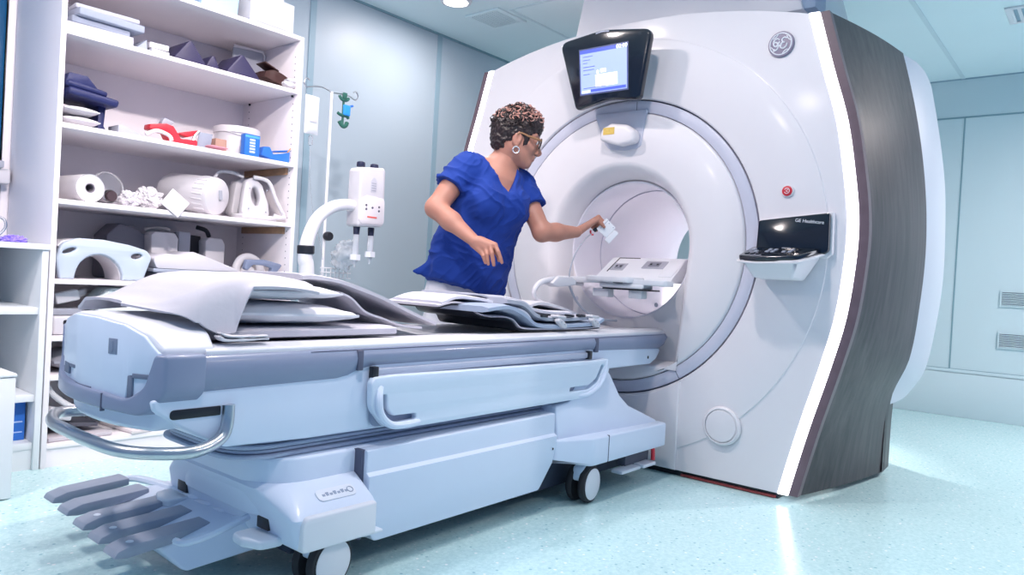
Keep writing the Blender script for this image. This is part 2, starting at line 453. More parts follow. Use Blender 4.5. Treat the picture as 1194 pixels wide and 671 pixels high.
# downlights; those labelled as added are unseen fill lights
dl_names = ['round recessed downlight glowing near the top of the left wall', 'round recessed downlight over the foot of the table', 'added unseen downlight over the floor in front of the table, tilted to fill the shelves', 'round recessed downlight in front of the scanner face', 'added unseen fill downlight to the right of the scanner', 'added unseen fill downlight nearest the camera on the right', 'added unseen fill downlight in front of the low cabinet', 'added unseen downlight behind the scanner, brightening the bore']
for (x, y, *_), lb in zip(LAMPS, dl_names):
    t = thing('ceiling_downlight', lb, 'ceiling light', (x, y, CEIL-.03), 'recessed ceiling downlights')
    obj('trim_ring', lathe([(.086, -.022), (.105, -.02), (.11, -.004), (.11, .0), (.086, .0)], (x, y, CEIL), 'z', 40, False), WHITE, t)
    obj('lens', lathe([(.085, -.016), (.088, -.008), (.088, -.002)], (x, y, CEIL), 'z', 40), LAMPM, t)
# supply-air grille in the ceiling
vx, vy, s_ = 4.035, 3.625, .16
t = thing('ceiling_vent', 'square white air vent in the ceiling left of the scanner', 'vent', (vx, vy, CEIL-.02))
obj('vent_frame', plate([(vx-s_, vy-s_), (vx+s_, vy-s_), (vx+s_, vy+s_), (vx-s_, vy+s_)], [[(vx-.13, vy-.13), (vx+.13, vy-.13), (vx+.13, vy+.13), (vx-.13, vy+.13)]], 'xy', CEIL-.014, CEIL-.001, .003), CEILM, t)
obj('backing', box(vx-.13, vx+.13, vy-.13, vy+.13, CEIL-.004, CEIL-.001), GAP, t)
obj('grille', [box(vx-.13, vx+.13, vy-.128+i*.0197-.0045, vy-.128+i*.0197+.0045, CEIL-.012, CEIL-.005) for i in range(14)] + [box(vx-.128+i*.0197-.003, vx-.128+i*.0197+.003, vy-.13, vy+.13, CEIL-.010, CEIL-.006) for i in range(14)], CEILM, t)
# grilles low on the back wall, and a vent at the right edge of the ceiling
def wall_grille(zc, lb, y0=.55, y1=.742):
    t = thing('wall_vent', lb, 'vent', (X1-.01, (y0+y1)/2, zc-.06), 'louvred grilles in the back wall')
    obj('backing', box(X1-.008, X1-.002, y0, y1, zc-.06, zc+.06), GAP, t)
    obj('slats', [rot(box(X1-.018, X1-.004, y0+.004, y1-.004, zc-.056+i*.0135-.001, zc-.056+i*.0135+.0045), 'Y', 20, (X1-.01, 0, zc-.056+i*.0135)) for i in range(9)], WALLB, t)
    obj('vent_frame', plate([(y0-.01, zc-.068), (y1+.01, zc-.068), (y1+.01, zc+.068), (y0-.01, zc+.068)], [[(y0+.003, zc-.058), (y1-.003, zc-.058), (y1-.003, zc+.058), (y0+.003, zc+.058)]], 'yz', X1-.014, X1-.001, .002), WALLB, t)
wall_grille(1.013, 'upper louvred grille low on the back wall at the right edge')
wall_grille(.673, 'lower louvred grille on the back wall just above the skirting')
cx, cy = 5.73, .50
t = thing('ceiling_vent', 'slotted white vent in the ceiling at the far right corner', 'vent', (cx, cy, CEIL-.02))
obj('vent_frame', plate([(cx-.16, cy-.16), (cx+.16, cy-.16), (cx+.16, cy+.16), (cx-.16, cy+.16)], [[(cx-.13, cy-.13), (cx+.13, cy-.13), (cx+.13, cy+.13), (cx-.13, cy+.13)]], 'xy', CEIL-.014, CEIL-.001, .003), WHITE, t)
obj('backing', box(cx-.13, cx+.13, cy-.13, cy+.13, CEIL-.005, CEIL-.001), JOINT, t)
obj('grille', [box(cx-.13, cx+.13, cy-.125+i*.042-.010, cy-.125+i*.042+.010, CEIL-.012, CEIL-.006) for i in range(7)], WHITE, t)
# ================================================================== MRI SCANNER
MX, MY, MZ = 3.42, 2.115, 1.16
HWT = [(0.0, .942), (.03, .945), (.346, 1.02), (.63, 1.096), (.86, 1.149), (1.13, 1.176), (1.3, 1.176), (1.5, 1.15), (1.74, 1.105), (1.97, 1.035), (2.24, .957), (2.5, .88)]
def hermite(T, z):
    xs = [p[0] for p in T]; ys = [p[1] for p in T]
    if z <= xs[0]: return ys[0]
    if z >= xs[-1]: return ys[-1]
    n = len(xs); sl = []
    for i in range(n):
        a = max(0, i-1); c = min(n-1, i+1); sl.append((ys[c]-ys[a])/(xs[c]-xs[a]))
    for i in range(n-1):
        if xs[i] <= z <= xs[i+1]:
            h = xs[i+1]-xs[i]; t = (z-xs[i])/h
            return (2*t**3-3*t*t+1)*ys[i] + (t**3-2*t*t+t)*h*sl[i] + (-2*t**3+3*t*t)*ys[i+1] + (t**3-t*t)*h*sl[i+1]
def hw(z): return hermite(HWT, z)
HWB = [(0, 1.185), (.425, 1.20), (.64, 1.274), (.92, 1.307), (1.23, 1.32), (1.55, 1.30), (1.91, 1.243), (2.28, 1.153), (2.5, 1.08)]
HWW = [(.36, 1.19), (.42, 1.225), (.55, 1.296), (.77, 1.336), (1.07, 1.362), (1.41, 1.356), (1.65, 1.338), (1.95, 1.29), (2.24, 1.23), (2.4, 1.19)]
def topz(dy):   # arched top edge of the front
    return 2.241 + .125*max(0.0, 1-(abs(dy)/.957)**2.2)
mri = thing('mri_scanner', 'large white MRI scanner with round bore, glowing light strips and dark wood-grain sides', 'scanner', (4.1, MY, 0))

# outline of the front, sampled round the ring centre
zs = [.03 + (2.241-.03)*i/40 for i in range(41)]
outl = [(MY-hw(z), z) for z in zs]                                   # camera-side edge going up
outl += [(MY-.957+1.914*i/40, topz(-.957+1.914*i/40)) for i in range(1, 40)]
outl += [(MY+hw(z), z) for z in reversed(zs)]
outl += [(MY+.945-1.89*i/40, .03) for i in range(1, 40)]
def ray_hit(ang):
    dx, dy = math.cos(ang), math.sin(ang); best = None
    for (a, b), (c, d) in zip(outl, outl[1:]+outl[:1]):
        ex, ey = c-a, d-b; den = dx*ey-dy*ex
        if abs(den) < 1e-12: continue
        t = ((a-MY)*ey-(b-MZ)*ex)/den; s = ((a-MY)*dy-(b-MZ)*dx)/den
        if t > 0 and -1e-9 <= s <= 1+1e-9: best = t if best is None else min(best, t)
    return best
corner = [math.atan2(z-MZ, y-MY) % (2*PI) for y, z in ((MY-.957, 2.241), (MY+.957, 2.241), (MY-.945, .03), (MY+.945, .03))]
ANG = sorted([2*PI*i/240 for i in range(240)] + corner)
RH = [ray_hit(a) for a in ANG]
def rloop(fr, fx): return [(fx(a, R), MY+fr(a, R)*math.cos(a), MZ+fr(a, R)*math.sin(a)) for a, R in zip(ANG, RH)]
def mini(r): return lambda a, R: min(r, R-.004)
K = lambda x: (lambda a, R: x)
loops = [rloop(mini(.792), K(MX+.05)), rloop(mini(.792), K(MX+.012)), rloop(mini(.798), K(MX+.003)), rloop(mini(.806), K(MX)),
         rloop(mini(1.095), K(MX)), rloop(mini(1.101), K(MX+.001)), rloop(mini(1.104), K(MX+.006)), rloop(mini(1.108), K(MX+.007)),
         rloop(lambda a, R: max(min(1.115, R-.003), min(1.109, R-.0035)), K(MX+.007)), rloop(lambda a, R: R-.003, K(MX+.007)), rloop(lambda a, R: R, K(MX+.011)), rloop(lambda a, R: R, K(MX+.06))]
obj('front_cover', loft(loops), MRIW, mri, 28)

# ring round the bore face, a grey channel with dark gaps on both sides
def circ(r, x, n=120): return [(x, MY+r*math.cos(2*PI*i/n), MZ+r*math.sin(2*PI*i/n)) for i in range(n)]
obj('bore_ring', loft([circ(.722, MX+.04), circ(.724, MX+.012), circ(.730, MX+.008), circ(.778, MX+.008), circ(.784, MX+.012), circ(.786, MX+.04)]), LAV, mri)
obj('ring_gap', loft([circ(.70, MX+.035), circ(.80, MX+.035)]), GAP, mri)
obj('ring_seam', box(MX+.0065, MX+.02, MY-.082, MY-.079, 1.16+.715, 1.16+.772), GAP, mri)
obj('ring_seam', rot(box(MX+.0065, MX+.02, MY-.0015, MY+.0015, MZ-.784, MZ-.724), 'X', -32, (MX, MY, MZ)), GAP, mri)

# bore face with flared keyhole opening
def key(r, hwid, zb, x, n=60):
    """arch on top, straight sides, flat bottom - point count fixed"""
    P = []
    for i in range(n+1):
        a = -.15 + (PI+.3)*i/n; P.append((MY+r*math.cos(a), MZ+r*math.sin(a)))
    y0, z0 = P[-1]; y1, z1 = P[0]
    for i in range(1, 13): t = i/12; P.append((y0+(MY-hwid-y0)*t, z0+(zb-z0)*t))
    for i in range(1, 13): t = i/12; P.append((MY-hwid+2*hwid*t, zb))
    for i in range(1, 12): t = i/12; P.append((MY+hwid+(y1-MY-hwid)*t, zb+(z1-zb)*t))
    return [(x, y, z) for y, z in P]
def ringmatch(K_, r, x):
    return [(x, MY+r*(y-MY)/math.hypot(y-MY, z-MZ), MZ+r*(z-MZ)/math.hypot(y-MY, z-MZ)) for _, y, z in K_]
k0 = key(.455, .395, .535, MX)
obj('bore_face', loft([ringmatch(k0, .72, MX+.05), ringmatch(k0, .72, MX+.012), ringmatch(k0, .714, MX+.004), ringmatch(k0, .706, MX), key(.462, .400, .532, MX), key(.448, .392, .538, MX+.004),
                       key(.432, .384, .545, MX+.016), key(.415, .372, .55, MX+.04), key(.400, .358, .555, MX+.075), key(.388, .346, .56, MX+.11), key(.380, .338, .56, MX+.14), key(.378, .334, .56, MX+.155)]), MRIW, mri, 40)
BOREW = mat('bore_liner_lavender', (0.84, 0.82, 0.89), 0.30, var=0.01)
nb = 80
obj('bore_tube', loft([[(x, MY+r*math.cos(2*PI*i/nb), MZ-.01+r*math.sin(2*PI*i/nb)) for i in range(nb)] for r, x in ((.384, MX+.15), (.378, MX+.142), (.372, MX+.146), (.370, MX+.16), (.365, MX+.30), (.365, MX+1.44))]), BOREW, mri)
obj('bore_line', tube([(MX+.42, MY+.363*math.cos(2*PI*i/60), MZ-.01+.363*math.sin(2*PI*i/60)) for i in range(60)], .0035, 6, smooth=False, closed=True), LAV, mri)
obj('bore_light_slot', tube([(MX+.50, MY+.362*math.cos(a), MZ-.01+.362*math.sin(a)) for a in [PI+.04+.03*i for i in range(10)]], .008, 6, smooth=False), DARK, mri)
# pedestal panel below the bore
ped = [(MY+.376*math.cos(PI+.15+(PI-.3)*i/40), MZ-.01+.376*math.sin(PI+.15+(PI-.3)*i/40)) for i in range(41)]
obj('bore_pedestal', plate(ped + [(MY+.338, .53), (MY-.338, .53)], [], 'yz', MX+.145, MX+.16, .002), MRIW, mri)
for y, z in ((MY-.19, .855), (MY+.33, .86)):
    obj('pedestal_screw', lathe([(.012, -.004), (.010, -.006), (.003, -.003)], (MX+.147, y, z), 'x', 16), LAV, mri)
# lower centre panel with upright crease
arc = [(MY-.428+.856*i/30, MZ-math.sqrt(.80**2-(-.428+.856*i/30)**2)) for i in range(31)]
obj('dock_panel', ext([(MY+.428, .032), (MY-.428, .032)] + arc, 'yz', MX-.010, MX+.02, .008, 3), MRIW, mri)
obj('plinth', box(MX+.03, 4.45, MY-.94, MY+.94, 0, .045), DARK, mri)
obj('plinth_glow_line', box(MX+.018, MX+.035, MY-.93, MY-.45, .004, .014), mat('red_brown_glow', (0.30, 0.05, 0.05), 0.5), mri)  # reddish glow under the cover, painted as plain colour

# light strips, wood-grain sides and white rear wings, both sides
WOOD, nt, b = node_mat('dark_wood_grain_laminate')
tc = nt.nodes.new('ShaderNodeTexCoord'); mp = nt.nodes.new('ShaderNodeMapping'); mp.inputs['Scale'].default_value = (9, 9, .55)
nt.links.new(tc.outputs['Object'], mp.inputs[0]); nz = nt.nodes.new('ShaderNodeTexNoise'); nz.inputs['Scale'].default_value = 2.6; nz.inputs['Detail'].default_value = 8
nz.inputs['Roughness'].default_value = .62; nz.inputs['Distortion'].default_value = .35
nt.links.new(mp.outputs[0], nz.inputs['Vector'])
cr = ramp(nz.outputs['Fac'], [(.34, (.022, .019, .024)), (.68, (.078, .062, .070))]); nt.links.new(cr, b.inputs['Base Color'])
b.inputs['Roughness'].default_value = .42; b.inputs['Specular IOR Level'].default_value = .4; b.inputs['Coat Weight'].default_value = .04; b.inputs['Coat Roughness'].default_value = .25
WOODE = mat('wood_edge_brown', (0.15, 0.10, 0.12), 0.4, var=0.2, scale=20)
for sg in (-1, 1):
    Z = [.03 + (2.241-.03)*i/48 for i in range(49)]
    def col(fx, fy, tz=None, z0=None):
        out = []
        for i, z in enumerate(Z):
            zz = z
            if tz is not None: zz = .03 + (tz-.03)*i/48
            if z0 is not None: zz = z0 + ((tz or 2.241)-z0)*i/48
            out.append((fx, MY+sg*fy(zz), zz))
        return out
    def sidemesh(cols):
        bm = loft(cols, closed=False); bmesh.ops.recalc_face_normals(bm, faces=bm.faces); return bm
    s = sidemesh([col(MX+.02, lambda z: hw(z)-.012), col(MX+.004, lambda z: hw(z)+.001), col(MX+.003, lambda z: hw(z)+.006), col(MX+.007, lambda z: hw(z)+.042), col(MX+.012, lambda z: hw(z)+.045), col(MX+.03, lambda z: hw(z)+.046)])
    obj('light_strip', s, LED, mri)
    obj('side_edge', sidemesh([col(MX+.03, lambda z: hw(z)+.044), col(MX+.012, lambda z: hw(z)+.0465), col(MX+.016, lambda z: hw(z)+.086, 2.243), col(MX+.06, lambda z: hw(z)+.087, 2.243)]), WOODE, mri)
    def wy(t):
        return lambda z: (hw(z)+.087)*(1-t) + hermite(HWB, z)*t + .016*math.sin(PI*t)
    cols = [col(MX+.06+.87*t, wy(t), 2.243+.037*t) for t in [i/14 for i in range(15)]]
    cols.append([(MX+.96, y-sg*.03, z) for x, y, z in cols[-1]])
    sd = obj('side_panel', sidemesh(cols), WOOD, mri)
    # closed top of the side
    tops = [c[-1] for c in cols[:-1]]
    obj('side_top', sheet([tops, [(x, MY+sg*.80, z-.002) for x, y, z in tops]], .004), WOOD, mri)
    def wing(t): return lambda z: hermite(HWB, z)*(1-t) + hermite(HWW, z)*t + .022*math.sin(PI*min(1, t)) - .012
    wc = [col(4.335, lambda z: hermite(HWB, z)-.05, 2.275, .385), col(4.338, wing(0), 2.275, .385)] + [col(4.34+.36*t, wing(t), 2.275-.10*t*t, .385+.05*t) for t in [i/8 for i in range(1, 9)]]
    wc.append(col(4.80, lambda z: hermite(HWW, z)-.035, 2.13, .435)); wc.append(col(4.83, lambda z: hermite(HWW, z)-.12, 2.12, .44))
    wc.append(col(4.83, lambda z: .5, 2.12, .44))
    obj('rear_wing', sidemesh(wc), mat('wing_white_darkened', (0.62, 0.66, 0.74), .38, coat=.1, var=.01), mri, 50)  # cover white, darkened and blued here to hold down the lamp light
    lo = [c[0] for c in wc]; hi = [c[-1] for c in wc]
    obj('wing_underside', sheet([[(x, y-sg*.004, z) for x, y, z in lo], [(x, MY+sg*.5, z) for x, y, z in lo]], .02), DARK, mri)
    obj('wing_top', sheet([hi, [(x, MY+sg*.5, z) for x, y, z in hi]], .004), MRIW, mri)
    bc = [col(4.30+.2*t, lambda z, t=t: 1.187-.012*t+(hermite(HWB, z)-1.187)*.6, .46, .03) for t in (0, .25, .5, .75, 1)]
    bc.append(col(4.55, lambda z: 1.10, .46, .03)); bc.append(col(4.60, lambda z: .4, .46, .03))
    obj('lower_side', sidemesh(bc), WOOD, mri)
# top skin and back
tp = [[(x, MY-h+2*h*i/30, topz((-h+2*h*i/30)*.957/h)+dz) for i in range(31)] for x, h, dz in ((MX+.011, .957, 0), (MX+.10, 1.03, 0), (4.2, 1.0, .01), (4.80, .95, -.04))]
obj('top_cover', sheet(tp, .006), MRIW, mri)
obj('rear_cover', plate([(MY-1.0, .05), (MY+1.0, .05), (MY+1.2, 1.2), (MY+1.0, 2.15), (MY-1.0, 2.15), (MY-1.2, 1.2)], [[(MY+.42*math.cos(2*PI*i/48), MZ+.42*math.sin(2*PI*i/48)) for i in range(48)]], 'yz', 4.80, 4.84, .01), MRIW, mri)

# display hung over the bore
t = [(2.430, 2.262), (1.862, 2.246), (1.915, 1.893), (2.125, 1.918), (2.305, 1.876)]
t = rnd([(2.428, 2.256), (2.15, 2.285), (1.862, 2.243), (1.918, 1.895), (2.11, 1.918), (2.305, 1.877)], [.045, .3, .045, .03, .3, .03])
def tilt(bm): return rot(bm, 'Y', -2.0, (3.33, MY, 1.9))
mon = obj('display', tilt(ext(t, 'yz', 3.245, 3.29, .012, 3)), BLACKG, mri)
sc = [(2.288, 2.183), (2.002, 2.199), (1.972, 1.961), (2.262, 1.955)]
sc = [(2.287, 2.190), (2.000, 2.190), (2.000-.012, 1.960), (2.275-.006, 1.960)]
obj('screen_bezel', tilt(ext([(y+(.008 if y > 2.1 else -.008), z+(.008 if z > 2.1 else -.008)) for y, z in sc], 'yz', 3.2425, 3.247)), mat('bezel_blue_grey', (0.10, 0.12, 0.25), .3), mon)
SCR = mat('lit_screen', (0.30, 0.38, 0.90), .3, emit=.55, var=.10, scale=4)
SCRH = mat('screen_bar', (0.06, 0.09, 0.50), .3, emit=.8, var=0); SCRW = mat('screen_white', (0.86, 0.89, 1.0), .3, emit=.95, var=0); SCRT = mat('screen_text', (0.10, 0.13, 0.35), .3, emit=.25, var=0)
def sq(u0, u1, v0, v1, d):   # u from the left, v from the bottom, 0..1
    def P(u, v): return (2.269+.018*v - u*(2.269-1.988+.006*v), 1.960+.230*v)
    return ext([P(u0, v0), P(u1, v0), P(u1, v1), P(u0, v1)], 'yz', 3.2425-d-.0008, 3.2425-d)
scn = obj('screen', tilt(sq(0, 1, 0, 1, 0)), SCR, mon)
for q_ in ((0, 1, .92, 1), (.22, .98, .02, .085)): obj('screen_bar', tilt(sq(*q_, .001)), SCRH, mon)
obj('screen_window', [tilt(sq(.33, .80, .13, .40, .001)), tilt(sq(.36, .40, .42, .50, .001)), tilt(sq(.44, .56, .44, .52, .001)), tilt(sq(.03, .20, .02, .06, .0015))], SCRW, mon)
obj('screen_lines', [tilt(sq(.06, .06+w_, v, v+.012, .0012)) for w_, v in ((.22, .84), (.16, .76), (.10, .69), (.26, .60), (.24, .53), (.14, .43), (.5, .115))], SCRT, mon)
obj('screen_clock', tilt(text('00:00', .030, basis((3.240, 2.028, 2.180), (0, -1, 0), (0, 0, 1)), .0004)), SCRW, mon)
obj('display_arm', box(3.28, 3.43, 2.0, 2.25, 1.94, 2.20, .03, 3), MRIW, mri)
obj('display_switch', tilt(tube([(3.243, 2.19, 2.268), (3.242, 2.15, 2.272), (3.243, 2.11, 2.268)], .004, 6)), LAV, mon)

# positioning-laser housing under the display
lz = rnd([(2.292, 1.885), (1.966, 1.885), (1.990, 1.695), (2.02, 1.680), (2.10, 1.675), (2.19, 1.688), (2.215, 1.715)], [.01, .01, .02, .04, .2, .04, .02])
las = obj('laser_housing', ext(lz, 'yz', MX-.006, MX+.02, .004), LAV, mri)
bl = obj('laser_nose', warp(ext(rnd([(2.215, 1.730), (2.205, 1.79), (2.15, 1.815), (2.05, 1.80), (2.00, 1.765), (1.992, 1.705), (2.09, 1.692)], .03), 'yz', MX-.075, MX, .022, 4), lambda x, y, z: (x, y, z if x > MX-.06 else z-.004)), MRIW, las)
obj('yellow_sticker', box(MX-.0765, MX-.0745, 2.115, 2.185, 1.752, 1.790), mat('yellow_sticker', (0.72, 0.50, 0.12), .5, var=.25, scale=120), las)
obj('laser_aperture', box(MX-.073, MX-.06, 2.10, 2.16, 1.728, 1.738, .002), DARK, las)

# emblem
em = (MX-.004, 1.277, 2.117)
def mon_xy(u, v, d=0): return (em[0]-.0035-d, em[1]-u, em[2]+v)
e = obj('emblem', lathe([(.060, .010), (.060, .002), (.058, -.002), (.052, -.003), (.001, -.003)], em, 'x', 48), mat('emblem_mauve_metal', (0.27, 0.23, 0.31), .4), mri)
SIL = mat('emblem_silver', (0.86, 0.86, 0.9), .4)
def cv(pts, r=.0036): return tube([mon_xy(u, v) for u, v in pts], r, 6, 6)
strokes = [[(-.004, .018), (-.016, .026), (-.030, .018), (-.032, -.002), (-.020, -.010), (-.010, .002), (-.012, -.018), (-.022, -.028), (-.030, -.022)],
           [(-.036, .004), (-.024, .010), (-.012, .004), (-.004, .012)],
           [(.028, .022), (.018, .028), (.006, .020), (.010, .008), (.020, .006)], [(.020, .006), (.004, .002), (.000, -.014), (.012, -.022), (.026, -.014), (.030, .000)],
           [(-.010, -.006), (.000, -.010), (.004, .000)]]
obj('emblem_script', [cv(s_) for s_ in strokes] + [tube([mon_xy(.050*math.cos(2*PI*i/40), .050*math.sin(2*PI*i/40)) for i in range(40)], .0030, 6, smooth=False, closed=True)], SIL, e)
for a0 in (.6, 2.2, 3.7, 5.3):
    obj('emblem_swash', tube([mon_xy(r*math.cos(a0+q), r*math.sin(a0+q)) for r, q in ((.046, -.35), (.040, 0), (.045, .30))], .0024, 6), SIL, e)

# emergency stop and lower round cap
es = obj('emergency_stop', lathe([(.030, .004), (.030, -.006), (.026, -.009), (.022, -.008), (.001, -.008)], (MX, 1.205, 1.428), 'x', 32), MRIW, mri)
obj('stop_button', lathe([(.024, -.006), (.023, -.011), (.020, -.013), (.001, -.013)], (MX, 1.205, 1.428), 'x', 32), RED, es)
obj('stop_mark', [tube([(MX-.0135, 1.205+.012*math.cos(a), 1.428+.012*math.sin(a)) for a in [.5+5.4*i/16 for i in range(17)]], .0015, 5, smooth=False), tube([(MX-.0135, 1.20, 1.434), (MX-.0135, 1.21, 1.428), (MX-.0135, 1.20, 1.422)], .0015, 5, smooth=False)], SIL, es)
rc = obj('round_cap', lathe([(.096, .004), (.094, -.010), (.086, -.016), (.081, -.016), (.0805, -.006)], (MX, 1.455, .296), 'x', 56, False), MRIW, mri)
obj('cap_disc', lathe([(.079, .0), (.079, -.012), (.074, -.017), (.001, -.022)], (MX, 1.455, .296), 'x', 56), MRIW, rc)
obj('cap_gap', lathe([(.083, -.004), (.076, -.005)], (MX, 1.455, .296), 'x', 56, False), GAP, rc)

# operator console on the right
con = obj('console_shelf', loft([[(x, y, z) for x, y, z in L] for L in (
    [(3.40, 1.10, 1.015), (3.40, 1.30, 1.015), (3.27, 1.285, 1.02), (3.27, 1.11, 1.02)],
    [(3.42, 1.035, 1.130), (3.42, 1.345, 1.130), (3.205, 1.32, 1.090), (3.205, 1.075, 1.090)],
    [(3.42, 1.03, 1.148), (3.42, 1.35, 1.148), (3.195, 1.325, 1.096), (3.195, 1.07, 1.096)])], True, True, True), MRIW, mri)
bm = bmesh.new(); bm.from_mesh(con.data); bmesh.ops.recalc_face_normals(bm, faces=bm.faces); bev(bm, .016, 3); bm.to_mesh(con.data); bm.free()
con.data.polygons.foreach_set('use_smooth', [True]*len(con.data.polygons))
kb = rnd([(3.40, 1.02), (3.40, 1.345), (3.195, 1.335), (3.175, 1.25), (3.20, 1.08)], [.02, .02, .03, .1, .05])
def dk(bm): return rot(xf(bm, Matrix.Translation((0, 0, .030))), 'Y', -15, (3.40, 0, 1.165))
obj('console_deck', dk(ext(kb, 'xy', 1.115, 1.140, .007, 3)), BLACKG, mri)
obj('console_deck_rim', dk(ext(rnd([(3.41, 1.005), (3.41, 1.36), (3.19, 1.345), (3.168, 1.25), (3.19, 1.065)], .03), 'xy', 1.106, 1.116, .004)), MRIW, mri)
kk = mat('console_key_grey', (0.38, 0.40, 0.48), .4)
for iy in range(9):
    for ix in range(3):
        if (iy+ix) % 5 == 4: continue
        bx, by = 3.225+.042*ix, 1.10+.025*iy
        obj('key', dk(box(bx, bx+.026, by, by+.016, 1.139, 1.1445, .002)), kk if (iy*ix) % 3 else BLACKG, mri)
back = warp(ext(rnd([(1.322, 1.135), (1.318, 1.290), (1.000, 1.322), (.995, 1.150), (1.02, 1.135)], [.02, .012, .012, .03, .02]), 'yz', 3.375, 3.40, .005), lambda x, y, z: (x+.02*(z-1.13), y, z))
obj('console_backboard', back, BLACKG, mri)
obj('console_back_rim', warp(ext(rnd([(1.328, 1.12), (1.325, 1.296), (.990, 1.330), (.985, 1.14), (1.01, 1.12)], .012), 'yz', 3.396, 3.425, .004), lambda x, y, z: (x+.02*(z-1.13), y, z)), MRIW, mri)
obj('console_lettering', text('GE Healthcare', .0215, basis((3.376, 1.085, 1.283), (0, -1, -.09), (0, 0, 1)), .0006), SIL, mri)
obj('console_label', [box(3.372, 3.3755, 1.16, 1.20, 1.158, 1.164), box(3.372, 3.3755, 1.21, 1.235, 1.157, 1.161)], SIL, mri)

# ventilation cowl between scanner and ceiling
cw = thing('ventilation_cowl', 'white boxed ventilation cowl rising from the scanner top to the ceiling', 'duct', (4.05, MY, 2.378))
obj('cowl_body', warp(box(3.72, 4.75, 1.42, 2.60, 2.378, CEIL-.006, .012), lambda x, y, z: (x, MY+(y-MY)*(1+.28*max(0, (2.66-z)/.41)), z)), MRIW, cw)
obj('cowl_flange', box(3.70, 4.77, 1.40, 2.62, CEIL-.03, CEIL-.008, .006), MRIW, cw)
obj('side_duct', [box(3.74, 3.90, 1.235, 1.405, 2.385, CEIL-.006, .01)], mat('duct_blue_grey', (0.36, 0.45, 0.58), .5), cw)
# ================================================================== PATIENT TABLE (docked at the scanner)
Y1, Y2 = 1.825, 2.405
def mir(bm): # mirror about the table axis
    warp(bm, lambda x, y, z: (x, 2*MY-y, z)); bmesh.ops.reverse_faces(bm, faces=bm.faces); return bm
def endx(y): return .82*abs((y-2.13)/.29)**2.2*.095      # the foot end is convex in plan
tab = thing('patient_table', 'long wheeled grey-white scanner table docked to the bore, with foot pedals and casters', 'patient table', (2.1, MY, 0))
# cradle top
top = rnd([(Y1+.008, .66), (Y1+.006, .722), (Y1+.045, .733), (MY, .716), (Y2-.045, .733), (Y2-.006, .722), (Y2-.008, .66)], [.005, .010, .03, .2, .03, .010, .005], 5)
obj('tabletop', ext(top, 'yz', .98, 3.50, .006, 2), TABW if False else mat('cradle_white', (0.76, 0.76, 0.81), .38, coat=.1, var=.01), tab)
def rail_bm(): 
    prof = rnd([(.868, .705), (3.505, .700), (3.505, .675), (3.455, .630), (2.86, .644), (2.80, .646), (2.795, .655), (1.555, .655), (1.545, .640), (1.49, .632), (1.43, .611), (.868, .606)], [.008, .012, .03, .02, .01, .01, .01, .02, .02, .02, .02, .008], 4)
    return warp(ext(prof, 'xz', Y1-.010, Y1+.05, .0, 2), lambda x, y, z: (x, y + (.0 if y > Y1 else .028*((z-.662)/.05)**2), z))
def rail():
    # rounded long rail made as a lofted section with a stepped lower edge
    xs = [.868, 1.2, 1.40, 1.44, 1.48, 1.54, 2.0, 2.6, 2.80, 2.86, 3.2, 3.44, 3.48, 3.502]
    zb = [.606, .609, .611, .618, .634, .646, .646, .646, .646, .640, .632, .630, .642, .672]
    L = []
    for x, b in zip(xs, zb):
        t = .712; h = t-b
        P = [(Y1+.05, t), (Y1+.012, t), (Y1+.001, t-.006), (Y1-.006, t-.018), (Y1-.010, t-.40*h), (Y1-.008, t-.62*h), (Y1-.002, b+.16*h), (Y1+.010, b+.02*h), (Y1+.018, b), (Y1+.05, b)]
        L.append([(x, y, z) for y, z in P])
    return loft(L, True, True, True)
for f, side in ((lambda b: b, 'near'), (mir, 'far')):
    b_ = rail(); bmesh.ops.recalc_face_normals(b_, faces=b_.faces); b_ = f(b_); bmesh.ops.recalc_face_normals(b_, faces=b_.faces)
    r_ = obj('side_rail', b_, RAIL, tab, 40)
    for xg in (1.478, 2.83):
        obj('rail_joint', f(box(xg-.011, xg+.011, Y1-.0125, Y1+.02, .640, .704, .003)), GAP, r_)
    obj('rail_groove', f(box(1.30, 3.46, Y1-.0045, Y1, .6945, .6965)), GAP, r_)
    obj('rail_groove', f(box(1.30, 3.46, Y1-.0015, Y1+.004, .7035, .7055)), GAP, r_)
# foot-end cap
def endwarp(bm, k=1.0):
    for q_ in range(1, 34): bmesh.ops.bisect_plane(bm, geom=bm.verts[:]+bm.edges[:]+bm.faces[:], plane_co=(0, 1.80+.02*q_, 0), plane_no=(0, 1, 0))
    return warp(bm, lambda x, y, z: (x + (endx(y) if x < .97 else 0)*k, y, z))
lidp = rnd([(1.838, .726), (1.875, .765), (1.935, .790), (2.04, .803), (2.16, .803), (2.26, .785), (2.335, .745), (2.365, .700), (2.365, .60), (1.838, .60)], [.02, .06, .1, .1, .1, .1, .05, .02, .02, .02], 6)
obj('end_cap', endwarp(ext(lidp, 'yz', .79, 1.01, .012, 3)), mat('end_cap_white', (0.74, 0.75, 0.81), .38, coat=.1, var=.01), tab)
lid = [(1.842, .716), (1.880, .758), (1.937, .782), (2.04, .794), (2.16, .794), (2.25, .777), (2.318, .742), (2.322, .665), (2.275, .663), (2.272, .640), (2.19, .652), (2.16, .642), (2.155, .615), (2.05, .600), (2.01, .585), (1.955, .592), (1.925, .590), (1.915, .655), (1.845, .664)]
obj('end_lid', endwarp(ext(lid, 'yz', .783, .80, .003, 2)), TABW, tab)
for ya, yb, za, zb_ in ((2.195, 2.25, .628, .657), (2.05, 2.145, .588, .612), (1.845, 1.905, .650, .662), (1.905, 1.918, .594, .655), (2.15, 2.19, .648, .657)):
    obj('cap_slot', endwarp(box(.7815, .795, ya, yb, za, zb_, .001)), mat('slot_grey', (0.16, 0.19, 0.27), .6), tab)
